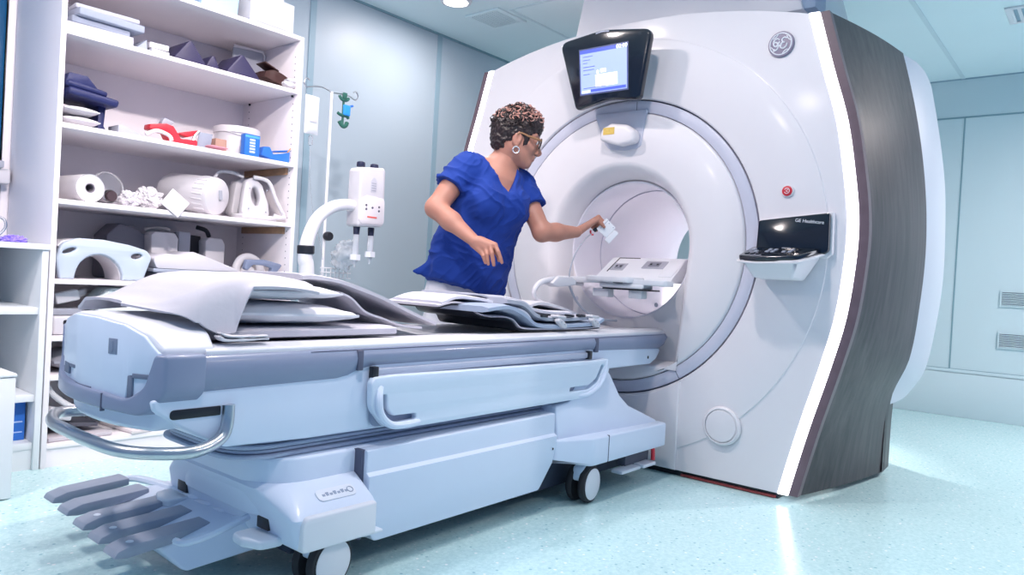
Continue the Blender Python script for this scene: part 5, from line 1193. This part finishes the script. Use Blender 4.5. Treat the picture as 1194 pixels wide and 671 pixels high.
obj('green_tap', tube([(2.592, 3.488, 1.80), (2.612, 3.485, 1.775), (2.635, 3.485, 1.778), (2.648, 3.488, 1.80)], .012, 8, 4), GRN, vk)
obj('blue_tap', box(2.612, 2.658, 3.470, 3.492, 1.836, 1.898, .006, 3), mat('bright_blue_plastic', (0.03, 0.30, 0.80), .35), vk)
obj('blue_handle', rot(box(2.65, 2.682, 3.474, 3.488, 1.885, 1.898, .004), 'Y', -20, (2.65, 3.48, 1.89)), BLUEP, vk)
bg = thing('infusion_bag', 'clear infusion bag hanging from the drip stand beside the shelving', 'infusion bag', (2.385, 3.46, 1.62))
obj('bag', soft((2.395, 3.47, 1.79), (.045, .105, .018), rx=90, n=12, wob=.002), mat('bag_film', (0.88, 0.92, 0.98), .2, trans=.35, var=0), bg)
obj('bag_label', box(2.372, 2.418, 3.449, 3.4505, 1.75, 1.83, .0004), PAPER, bg)
obj('drip_chamber', lathe([(.004, .0), (.012, -.01), (.012, -.05), (.004, -.06)], (2.395, 3.47, 1.68), 'z', 16), CLEAR, bg)
obj('drip_tube', tube([(2.395, 3.47, 1.62), (2.40, 3.465, 1.45), (2.43, 3.46, 1.25), (2.48, 3.455, 1.10), (2.50, 3.45, 1.0)], .003, 6, 6), CLEAR, bg)
tag(obj('plastic_wrap', (lambda bm: bm)(sdfbm((lambda s_: s_.mesh(it=1))((lambda s_: (s_.ell((2.615, 3.40, 1.03), np.eye(3), (.075, .05, .085), 0), s_)[1])(SDF((2.5, 3.32, .92), (2.73, 3.48, 1.14), .008))))), mat('wrap_film', (0.90, 0.93, 0.97), .25, trans=.7, var=0, ior=1.2)), 'crumpled clear plastic wrap in the drip stand basket', 'plastic wrap')
pw = C.objects['plastic_wrap']
b_ = bmesh.new(); b_.from_mesh(pw.data); wobble(b_, .03, 30); wobble(b_, .012, 90); b_.to_mesh(pw.data); b_.free()

inj = thing('contrast_injector', 'white contrast injector head on a curved white arm, two syringes below', 'injector', (2.15, 3.05, 0))
obj('arm', tube([(2.055, 2.95, .05), (2.055, 2.95, .86), (2.040, 2.95, 1.0), (2.055, 2.95, 1.10), (2.10, 2.95, 1.19), (2.17, 2.95, 1.245), (2.24, 2.952, 1.268), (2.30, 2.955, 1.272)], [.036, .036, .034, .032, .030, .029, .028, .028], 18, 8), WHITE, inj)
obj('arm_collar', lathe([(.037, -.02), (.040, -.016), (.040, .016), (.037, .02)], (2.042, 2.95, 1.035), frame_to((-.02, 0, 1)), 28), DARK, inj)
obj('stand_base', lathe([(.16, 0), (.17, .01), (.165, .03), (.06, .055), (.04, .07)], (2.055, 2.95, 0), 'z', 40), WHITE, inj)
hd = rnd([(2.300, 1.178), (2.302, 1.445), (2.312, 1.462), (2.448, 1.476), (2.462, 1.46), (2.464, 1.19), (2.450, 1.176), (2.31, 1.168)], .014)
h_ = obj('injector_head', ext(hd, 'xz', 2.90, 3.0, .014, 3), COILW, inj)
obj('head_panel', ext(rnd([(2.302, 1.20), (2.303, 1.30), (2.34, 1.325), (2.46, 1.32), (2.462, 1.19), (2.32, 1.183)], .02), 'xz', 2.897, 2.91, .003), mat('panel_blush', (0.80, 0.76, 0.78), .4), h_)
for x, z_ in ((2.342, 1.278), (2.343, 1.258), (2.382, 1.268), (2.424, 1.275), (2.424, 1.255)): obj('button', lathe([(.006, .0), (.005, -.003), (.001, -.003)], (x, 2.897, z_), 'y', 12), mat('button_grey', (0.12, 0.12, 0.16), .5), h_)
obj('red_label', box(2.352, 2.412, 2.8955, 2.8975, 1.216, 1.224), mat('label_red', (0.80, 0.16, 0.14), .5), h_)
obj('head_display', ext(rnd([(2.365, 1.345), (2.365, 1.40), (2.385, 1.425), (2.405, 1.40), (2.405, 1.345)], .012), 'xz', 2.8985, 2.905), mat('display_etched', (0.60, 0.60, 0.66), .4), h_)
obj('display_marks', [box(2.371, 2.399, 2.8975, 2.899, 1.352+.012*q, 1.356+.012*q) for q in range(4)], GREYP, h_)
for x in (2.338, 2.424):
    obj('ram_cap', lathe([(.020, 0), (.022, .004), (.020, .022), (.012, .026), (.001, .027)], (x, 2.95, 1.470), 'z', 24), mat('cap_navy', (0.02, 0.025, 0.06), .4), h_)
for x, l_ in ((2.332, .17), (2.424, .15)):
    obj('syringe_plunger', lathe([(.015, 0), (.017, -.004), (.015, -.045), (.010, -.05)], (x, 2.95, 1.172), 'z', 20), mat('cap_navy', (0, 0, 0)), inj)
    sy = obj('syringe', lathe([(.015, -.04), (.0155, -.05), (.0155, -l_), (.006, -l_-.02), (.004, -l_-.035)], (x, 2.95, 1.172), 'z', 24), mat('syringe_clear', (0.85, 0.89, 0.95), .15, trans=.5, var=0), inj)
    obj('syringe_flange', lathe([(.016, -l_+.0), (.028, -l_+.0), (.028, -l_+.028), (.016, -l_+.028)], (x, 2.95, 1.172), 'z', 6), mat('flange_pale', (0.80, 0.83, 0.88), .3), sy)
# ================================================================== PERSON
SKIN = mat('skin_tan', (0.44, 0.205, 0.15), .48, var=.08, scale=14, bump=.06, bscale=180, sss=.12)
SCRUB = mat('royal_blue_scrub_cotton', (0.010, 0.040, 0.255), .8, var=.10, scale=5, bump=.12, bscale=350, sheen=.03, spec=.25)
TROU = mat('pale_grey_trousers', (0.70, 0.69, 0.74), .85, var=.03, bump=.15, bscale=60)
HAIR = mat('dark_brown_hair', (0.022, 0.013, 0.014), .42, var=.4, scale=60)
CURL = mat('copper_brown_curls', (0.46, 0.24, 0.20), .38, var=.45, scale=50)
S_ = Vector((.952, -.306, 0)); F_ = Vector((-.306, -.952, 0)); Uz = Vector((0, 0, 1))
nS, nF = np.array(S_), np.array(F_)
pel, wst, chs, nek = Vector((2.715, 2.555, .84)), Vector((2.685, 2.485, 1.07)), Vector((2.690, 2.385, 1.323)), Vector((2.716, 2.350, 1.490))
rsh, rel, rwr = Vector((2.545, 2.432, 1.468)), Vector((2.402, 2.468, 1.262)), Vector((2.447, 2.255, 1.114))
lsh, lel, lwr = Vector((2.850, 2.335, 1.425)), Vector((2.863, 2.192, 1.188)), Vector((3.069, 2.131, 1.206))
hc = Vector((2.748, 2.292, 1.622))
r2v, u2v, fwv = Vector((.636, -.770, 0)), Vector((0, 0, 1)), Vector((.771, .636, 0))
th = math.radians(11)
hf = (r2v*math.cos(th) - u2v*math.sin(th) + fwv*.16).normalized()
hu = (r2v*math.sin(th) + u2v*math.cos(th)); hu = (hu - hf*hu.dot(hf)).normalized()
hs = hu.cross(hf).normalized()
if hs.dot(fwv) > 0: hs = -hs                                          # side facing the room
KH = 1.10
def H(f, u, s=0): return hc + (hf*f + hu*u + hs*s)*KH
HM = [list(hf), list(hu), list(hs)]
person = thing('person', 'person in blue scrubs and pale trousers reaching toward the bore', 'person', (2.72, 2.62, 0))

# ---- body
b = SDF((2.30, 2.02, .72), (3.16, 2.75, 1.62), .0045)
b.ell(pel + Vector((0, .01, .0)), [nS, nF, [0, 0, 1]], (.165, .115, .15), .03)
b.cone(pel + Uz*.08, wst, .135, .125, .05, flat=nF, fs=.74)
b.cone(wst, chs, .125, .150, .05, flat=nF, fs=.72)
b.cone(chs, chs*.35 + nek*.65, .150, .10, .05, flat=nF, fs=.70)
b.cone(rsh*.86 + nek*.14, lsh*.86 + nek*.14, .060, .058, .05)
b.cone(chs*.3+nek*.7, nek, .085, .062, .05)
b.cone(nek - Uz*.02, H(-.030, -.045), .060, .056, .03)
b.cone(rsh, rel, .060, .047, .03); b.cone(rel, rel*.6+rwr*.4, .048, .046, .02); b.cone(rel*.6+rwr*.4, rwr, .046, .029, .02, flat=np.array([.5, .3, -.8]), fs=.86)
b.cone(lsh, lel, .056, .045, .03); b.cone(lel, lel*.6+lwr*.4, .046, .044, .02); b.cone(lel*.6+lwr*.4, lwr, .044, .028, .02)
for s_ in (-1, 1): b.ell(chs + S_*(.075*s_) + F_*.085 - Uz*.02, np.eye(3), (.065, .065, .065), .04)
body = [sdfbm(b.mesh(it=2))]
# legs and feet
g = SDF((2.40, 2.30, 0), (3.06, 2.84, .92), .008)
for s_ in (-1, 1):
    hip = pel + S_*(.09*s_) - Uz*.02; kne = Vector((hip.x+.02*s_, 2.655, .46)); ank = Vector((hip.x+.03*s_, 2.755, .085))
    g.cone(hip, kne, .085, .058, .02); g.cone(kne, kne*.6+ank*.4, .055, .056, .02); g.cone(kne*.6+ank*.4, ank, .055, .036, .02)
    g.cone(ank - Uz*.035, ank + F_*.10 - Uz*.055, .036, .026, .02)
body.append(sdfbm(g.mesh(it=1)))
# head
h = SDF(hc - Vector((.24, .24, .26)), hc + Vector((.24, .24, .24)), .0035)
A = lambda *p: H(*p)
k_ = KH
h.ell(A(-.012, .038), HM, (.098*k_, .095*k_, .077*k_), .02)
h.ell(A(.030, -.015), HM, (.064*k_, .085*k_, .060*k_), .03)
for s_ in (-1, 1):
    h.cone(A(-.002, -.042, .054*s_), A(.060, -.084, .016*s_), .020*k_, .017*k_, .03)
    h.cone(A(.066, -.022, .042*s_), A(.045, -.01, .058*s_), .016*k_, .012*k_, .02)        # cheekbone
    h.cone(A(.086, .036, .012*s_), A(.070, .036, .046*s_), .011*k_, .009*k_, .015)        # brow
    h.ell(A(.098, .010, .034*s_), HM, (.014*k_, .012*k_, .017*k_), .008, 'd')            # eye socket
    h.ell(A(.074, .011, .033*s_), HM, (.016*k_, .014*k_, .015*k_), .004)
    h.cone(A(.098, -.033, .007*s_), A(.098, -.034, .011*s_), .007*k_, .006*k_, .006)      # nostril wing
    h.ell(A(-.008, -.002, .076*s_), HM, (.021*k_, .034*k_, .010*k_), .006)                # ear
    h.ell(A(-.003, .002, .087*s_), HM, (.010*k_, .016*k_, .007*k_), .004, 'd')
    h.cone(A(-.004, -.030, .077*s_), A(-.001, -.036, .077*s_), .008*k_, .006*k_, .006)
h.cone(A(.066, -.087, -.008), A(.066, -.087, .008), .0185*k_, .0185*k_, .02)                # chin
h.cone(A(.088, .020), A(.112, -.026), .0085*k_, .0115*k_, .010)                           # nose
h.cone(A(.112, -.026), A(.108, -.034), .0115*k_, .009*k_, .006)
h.cone(A(.087, -.052, -.018), A(.087, -.052, .018), .0085*k_, .0085*k_, .006)             # lips
h.cone(A(.093, -.050, -.008), A(.093, -.050, .008), .0065*k_, .0065*k_, .005)
h.cone(A(.086, -.064, -.015), A(.086, -.064, .015), .0085*k_, .0085*k_, .006)
h.cone(A(.105, -.058, -.02), A(.105, -.058, .02), .0035, .0035, .003, 'd')
h.cone(A(-.030, -.03), nek - Uz*.01, .055*k_, .057, .03)
h.cone(A(-.02, -.05), A(.03, -.072), .038*k_, .03*k_, .03)
body.append(sdfbm(h.mesh(it=2)))
# right hand, hanging relaxed with the back to the room
q = SDF((2.37, 2.08, .985), (2.56, 2.31, 1.17), .0024)
kn = [Vector(p) for p in ((2.459, 2.216, 1.063), (2.466, 2.200, 1.082), (2.476, 2.183, 1.095), (2.493, 2.170, 1.100))]
tp_ = [Vector(p) for p in ((2.468, 2.199, 1.018), (2.470, 2.183, 1.013), (2.482, 2.161, 1.010), (2.508, 2.136, 1.023))]
rr = [(.0088, .0070), (.0094, .0074), (.0098, .0076), (.0096, .0074)]
q.cone(rwr + (rwr-rel).normalized()*-.03, rwr, .031, .027, .01, flat=np.array([.5, .3, -.8]), fs=.85)
for i in range(4):
    b0 = rwr*.85 + kn[i]*.15 + (kn[i]-kn[1])*.4
    q.cone(b0, kn[i], .0175, .0125, .012)
    out = -fwv*.012 + Vector((0, 0, .004)); m1 = kn[i]*.55 + tp_[i]*.45 + out; m2 = kn[i]*.22 + tp_[i]*.78 + out*.6
    q.cone(kn[i], m1, .0115, rr[i][0], .004); q.cone(m1, m2, rr[i][0]+.0004, rr[i][0]-.0008, .002); q.cone(m2, tp_[i], rr[i][0]-.0006, rr[i][1], .002)
tb = [rwr*.55 + kn[3]*.45 + fwv*.012, Vector((2.512, 2.190, 1.083)), Vector((2.522, 2.172, 1.053)), Vector((2.520, 2.164, 1.032))]
q.cone(tb[0], tb[1], .016, .0125, .012); q.cone(tb[1], tb[2], .012, .0102, .003); q.cone(tb[2], tb[3], .0102, .0080, .002)
body.append(sdfbm(q.mesh(it=2)))
# left hand closing on the coil piece: thumb in front, four fingers behind it
cc = Vector((3.205, 2.040, 1.232))                                     # centre of the held piece
du = (r2v*.66 + u2v*.75).normalized(); dv = (r2v*.75 - u2v*.66).normalized(); dn = du.cross(dv)
if dn.dot(fwv) > 0: dn = -dn                                           # towards the room
def CP(a, c, n=0): return cc + du*a + dv*c + dn*n
q = SDF((3.00, 1.98, 1.12), (3.26, 2.20, 1.32), .0024)
q.cone(lwr + (lwr-lel).normalized()*-.03, lwr, .030, .0265, .01)
palm = lwr + (CP(-.02, -.06) - lwr)*.62
fk = [CP(.020-.019*i, -.068-.005*abs(i-1), -.020-.004*i) for i in range(4)]
for i in range(4):
    q.cone(lwr*.8 + fk[i]*.2, fk[i], .0165, .0115, .012)
    L_ = (.058, .064, .060, .048)[i]
    m1 = fk[i] + dv*L_*.45 - dn*.004; m2 = fk[i] + dv*L_*.78 + dn*.003; m3 = fk[i] + dv*L_ + dn*.007
    q.cone(fk[i], m1, .0105, .0092, .003); q.cone(m1, m2, .0092, .0084, .002); q.cone(m2, m3, .0084, .0070, .002)
tb = [lwr*.45 + fk[1]*.55 + dn*.014, CP(.004, -.066, .018), CP(.000, -.038, .0185), CP(-.002, -.018, .0165)]
q.cone(tb[0], tb[1], .0145, .0118, .010); q.cone(tb[1], tb[2], .0116, .0100, .002); q.cone(tb[2], tb[3], .0100, .0078, .002)
body.append(sdfbm(q.mesh(it=2)))
obj('body', join(*body), SKIN, person, 60)
for s_ in (-1, 1):
    e = obj('eye', lathe([(.0115*math.sin(PI*i/12), -.0115*math.cos(PI*i/12)) for i in range(13)], A(.082, .010, .033*s_), frame_to(hf), 16), mat('eye_white', (0.8, 0.78, 0.76), .2), person)
    obj('iris', lathe([(.0055, .0105), (.003, .0118), (.001, .012)], A(.082, .010, .033*s_), frame_to(hf), 16), mat('iris_brown', (0.06, 0.03, 0.02), .2), e)
obj('lips', [tube([A(.093-.5*abs(x)*.35, u_ , x) for x in (-.02, -.01, 0, .01, .02)], [.002, .005, .0055, .005, .002], 8, 4) for u_ in (-.0525, -.0640)], mat('lip_rose', (0.45, 0.16, 0.15), .4), person)
obj('eyebrow', [tube([A(.094, .036, .015*s_), A(.090, .042, .030*s_), A(.076, .038, .050*s_)], [.003, .003, .0015], 6, 4) for s_ in (-1, 1)], HAIR, person)

# ---- hair: close-cropped sides with a mop of curls
hr = SDF(hc - Vector((.26, .26, .24)), hc + Vector((.26, .26, .28)), .004)
hr.ell(A(-.016, .047), HM, (.108*k_, .100*k_, .085*k_), .02)
hr.ell(A(.025, .085), HM, (.075*k_, .055*k_, .070*k_), .03)
hr.ell(A(-.062, -.010), HM, (.050*k_, .064*k_, .060*k_), .02)
hr.rbox(A(.112, -.055), HM, (.066*k_, .092*k_, .2), .02, .01, 'd')
hr.rbox(A(.0, -.14), HM, (.2, .075*k_, .2), .01, .01, 'd')
hr.ell(A(.004, -.030, .09), HM, (.042*k_, .046*k_, .034*k_), .006, 'd'); hr.ell(A(.004, -.030, -.09), HM, (.042*k_, .046*k_, .034*k_), .006, 'd')
for s_ in (-1, 1):
    hr.cone(A(.034, .030, .066*s_), A(.034, -.012, .066*s_), .014*k_, .007*k_, .01); hr.cone(A(.034, -.012, .066*s_), A(.026, -.024, .066*s_), .007, .005, .005)
hm = sdfbm(hr.mesh(it=1)); wobble(hm, .007, 55); wobble(hm, .004, 120)
hair = obj('hair', hm, HAIR, person, 60)
random.seed(21)
dark, lite = [], []
for i in range(420):
    a = random.uniform(0, 2*PI); z_ = random.uniform(-.15, 1.0); r_ = math.sqrt(max(0, 1-z_*z_))
    f0, u0, s0 = r_*math.cos(a), z_, r_*math.sin(a)
    if f0 > .55 and u0 < .35: continue
    if u0 < .1 and f0 > -.15: continue
    if random.random() < .12*(u0 < .2): continue
    k2 = 1.0+.03*random.random()
    c = A(-.012 + .110*f0*k2 + (.012 if u0 > .5 else 0), .052 + .104*u0*k2, .088*s0*k2)
    n = (hf*f0/.110 + hu*u0/.104 + hs*s0/.088).normalized()
    t1 = n.cross(Vector((random.gauss(0, 1), random.gauss(0, 1), random.gauss(0, 1)))).normalized(); t2 = n.cross(t1)
    ax1 = (t1 + n*random.uniform(-.6, .6)).normalized(); R_ = random.uniform(.008, .0145)*(1 if u0 > .2 else .7); a0 = random.uniform(0, 6)
    ax2 = (t2 + n*random.uniform(.2, .9)).normalized()
    P_ = [c + (ax1*math.cos(a0+t*.9) + ax2*math.sin(a0+t*.9))*R_ + n*.0012*t + t1*.0016*t for t in range(6)]
    w = random.uniform(.0022, .0038)
    tb_ = tube(P_, [w*.7, w, w, w, w*.8, w*.4], 5, 2)
    (lite if (u0 > .25 and random.random() < .62) else dark).append(tb_)
obj('dark_curls', dark, HAIR, hair, 80); obj('highlighted_curls', lite, CURL, hair, 80)
for o_ in (C.objects['dark_curls'], C.objects['highlighted_curls']): o_['kind'] = 'stuff'

# ---- spectacles and earrings
sp = obj('spectacles', [tube([A(.101+.006*math.cos(2*PI*i/20)*0, .010+.021*math.sin(2*PI*i/20), (.034+.027*math.cos(2*PI*i/20))*s_) for i in range(20)], .0030, 6, smooth=False, closed=True) for s_ in (-1, 1)] + [tube([A(.104, .014, -.008), A(.108, .017, 0), A(.104, .014, .008)], .003, 6, 4)], mat('frame_black_brown', (0.03, 0.018, 0.012), .3), person)
for s_ in (-1, 1):
    obj('temple_arm', tube([A(.100, .018, .062*s_), A(.085, .019, .071*s_), A(.04, .020, .079*s_), A(.0, .024, .083*s_), A(-.012, .012, .083*s_)], [.0045, .0050, .0045, .0035, .003], 8, 5, flat=1.2), mat('tortoise_brown', (0.30, 0.16, 0.08), .3, var=.2), sp)
    obj('lens', lathe([(.024, 0), (.012, .0015), (.001, .002)], A(.101, .010, .034*s_), frame_to(hf), 24), mat('lens_clear', (0.95, 0.97, 1), .03, trans=.95, var=0), sp)
    obj('earring', tube([A(-.002+.014*math.sin(2*PI*i/18), -.052+.014*math.cos(2*PI*i/18), .083*s_) for i in range(18)], .0028, 6, smooth=False, closed=True), mat('earring_silver', (0.75, 0.77, 0.80), .25, metal=.9), person)

# ---- scrub top
t = SDF((2.30, 2.05, .74), (3.02, 2.78, 1.60), .005)
hem = Vector((2.722, 2.570, .80))
t.cone(hem, wst, .218, .200, .05, flat=nF, fs=.68)
t.cone(wst, chs, .200, .184, .05, flat=nF, fs=.70)
t.cone(chs, chs*.45 + nek*.55, .176, .112, .05, flat=nF, fs=.72)
for s_ in (-1, 1): t.ell(chs + S_*(.072*s_) + F_*.095 - Uz*.02, np.eye(3), (.078, .078, .085), .05)
t.cone(rsh*.9 + nek*.1, lsh*.9 + nek*.1, .073, .071, .04)
t.cone(chs*.25+nek*.75, nek - Uz*.012, .100, .078, .03)
rse = rsh + (rel-rsh)*.50; lse = lsh + (lel-lsh)*.50
sv = SDF((2.30, 2.05, .74), (3.02, 2.78, 1.60), .005)
sv.cone(rsh + Vector((.01, 0, -.01)), rsh + (rel-rsh)*.62, .073, .088, .03); sv.cone(lsh, lsh + (lel-lsh)*.62, .070, .080, .03)
t.cone(wst + S_*-.15 + Vector((0, .05, -.08)), Vector((2.47, 2.66, .96)), .05, .016, .03, flat=nF, fs=.5)     # side tail flicking out
# cut hems, sleeve ends and the V neck
def half(p, n, k=.0):
    p = np.array(p); n = np.array(Vector(n).normalized())
    return lambda x, y, z: -((x-p[0])*n[0] + (y-p[1])*n[1] + (z-p[2])*n[2])
lo_, hi_ = t.lo, t.lo + t.h*(np.array(t.f.shape)-1)
hn = Vector((-.12, .25, -1)).normalized()
t.put(lo_, hi_, half(Vector((2.70, 2.45, .868)), (-.30, .05, -.95)), .006, 'd')
for p_, d_, w in ((rse, rel-rsh, .13), (lse, lel-lsh, .12)):
    d_ = Vector(d_).normalized(); e_ = p_ + d_*.12
    t.cone(p_ + d_*.062, p_ + d_*.30, .118, .118, .004, 'd') if False else None
    pa = np.array(p_); dn_ = np.array(d_)
    def cutfn(x, y, z, pa=pa, dn_=dn_, w=w):
        a = (x-pa[0])*dn_[0] + (y-pa[1])*dn_[1] + (z-pa[2])*dn_[2]
        r_ = np.sqrt(np.maximum((x-pa[0])**2 + (y-pa[1])**2 + (z-pa[2])**2 - a*a, 0))
        return np.maximum(-a, r_-w)
    sv.put(np.array(e_)-.16, np.array(e_)+.16, cutfn, .003, 'd')
_h = np.clip(.5+.5*(sv.f-t.f)/.02, 0, 1); t.f = sv.f*(1-_h)+t.f*_h-.02*_h*(1-_h)
# V neck: wedge opening to the front
va = chs + F_*.115 + Uz*.035 + S_*.022                                # bottom of the V
vl = nek + F_*.0 - S_*.085 + Uz*.035; vr = nek + S_*.085 + Uz*.03
def vneck(x, y, z):
    px, py, pz = x-va.x, y-va.y, z-va.z
    s = px*S_.x + py*S_.y; f = px*F_.x + py*F_.y
    hgt = pz
    wdt = .010 + hgt*.50
    return np.maximum(np.maximum(np.abs(s + .05*hgt) - wdt, -hgt), np.maximum(-(f+.135), -.3))*.85
t.put(np.array(va)-.2, np.array(va)+.24, vneck, .006, 'd')
t.cone(nek - Uz*.03, nek + Uz*.12 - F_*.01, .070, .088, .008, 'd')
me_ = sdfbm(t.mesh(it=2))
me_.normal_update()
def fold(p):
    a = p.dot(S_); c_ = p.dot(F_); z_ = p.z
    w1 = noise.noise(Vector((a*5+z_*6, c_*5, z_*5-a*4)))
    w2 = 1-abs(noise.noise(Vector((a*9+z_*7+2*w1, c_*6+4, z_*3.5-a*6)))*2.2)
    w3 = 1-abs(noise.noise(Vector((a*16-z_*13, c_*9+9, z_*9+a*9+w1)))*2.4)
    return .006*w1 + .0085*max(0, w2)**2 + .0042*max(0, w3)**2 - .004
for v, d in [(v, fold(v.co)) for v in me_.verts]: v.co += v.normal*d
top_ = obj('scrub_top', me_, SCRUB, person, 60)
# neckline band
nb_ = [vl + Vector((0, 0, -.01)), va*.5+vl*.5 + F_*.012, va + F_*.012, va*.5+vr*.5 + F_*.012, vr + Vector((0, 0, -.01))]
# ---- trousers and shoes
g = SDF((2.38, 2.28, .02), (3.08, 2.86, 1.0), .008)
g.ell(pel + Vector((0, .015, .02)), [nS, nF, [0, 0, 1]], (.195, .140, .17), .03)
for s_ in (-1, 1):
    hip = pel + S_*(.09*s_) - Uz*.02; kne = Vector((hip.x+.02*s_, 2.66, .46)); ank = Vector((hip.x+.03*s_, 2.755, .085))
    g.cone(hip, kne, .105, .082, .03); g.cone(kne, ank, .080, .066, .02)
tm = sdfbm(g.mesh(it=1)); wobble(tm, .008, 16)
obj('trousers', tm, TROU, person, 60)
for s_ in (-1, 1):
    hip = pel + S_*(.09*s_); ank = Vector((hip.x+.03*s_, 2.755, .06))
    g = SDF(ank - Vector((.2, .28, .06)), ank + Vector((.2, .12, .08)), .006)
    g.cone(ank - F_*.04 - Uz*.022, ank + F_*.16 - Uz*.028, .040, .034, .01, flat=np.array([0, 0, 1]), fs=.9); g.cone(ank, ank - Uz*.02 + F_*.03, .042, .040, .01)
    bm = sdfbm(g.mesh(it=1)); warp(bm, lambda x, y, z: (x, y, max(z, .002))); obj('shoe', bm, WHITE, person, 60)

# ---- the coil piece she holds
hd_ = thing('handheld_coil', 'small white coil paddle held up in the outstretched hand', 'coil', cc)
Mh = Matrix(((du.x, dv.x, dn.x, cc.x), (du.y, dv.y, dn.y, cc.y), (du.z, dv.z, dn.z, cc.z), (0, 0, 0, 1)))
obj('paddle', xf(box(-.034, .040, -.040, .030, -.006, .006, .004, 3), Mh), WHITE, hd_)
obj('paddle_groove', xf(box(-.020, .038, -.028, -.025, .0055, .0066), Mh), GREYP, hd_)
obj('paddle_end', xf(ext(rnd([(-.045, .030), (.028, .030), (.030, .060), (-.045, .062)], .008), 'xy', -.009, .009, .004, 3), Mh), WHITE, hd_)
for a_, c_ in ((.030, -.012), (.030, .018)): obj('paddle_screw', xf(lathe([(.003, .0065), (.001, .0068)], (a_, c_, 0), 'z', 10), Mh), GREYP, hd_)
obj('plug_body', xf(box(-.052, -.032, -.050, -.030, -.012, .004, .003), Mh), DARK, hd_)
obj('plug_tip', xf(tube([(-.060, -.055, -.004), (-.072, -.040, -.004), (-.066, -.028, -.004)], .0045, 8, 4), Mh), RED, hd_)
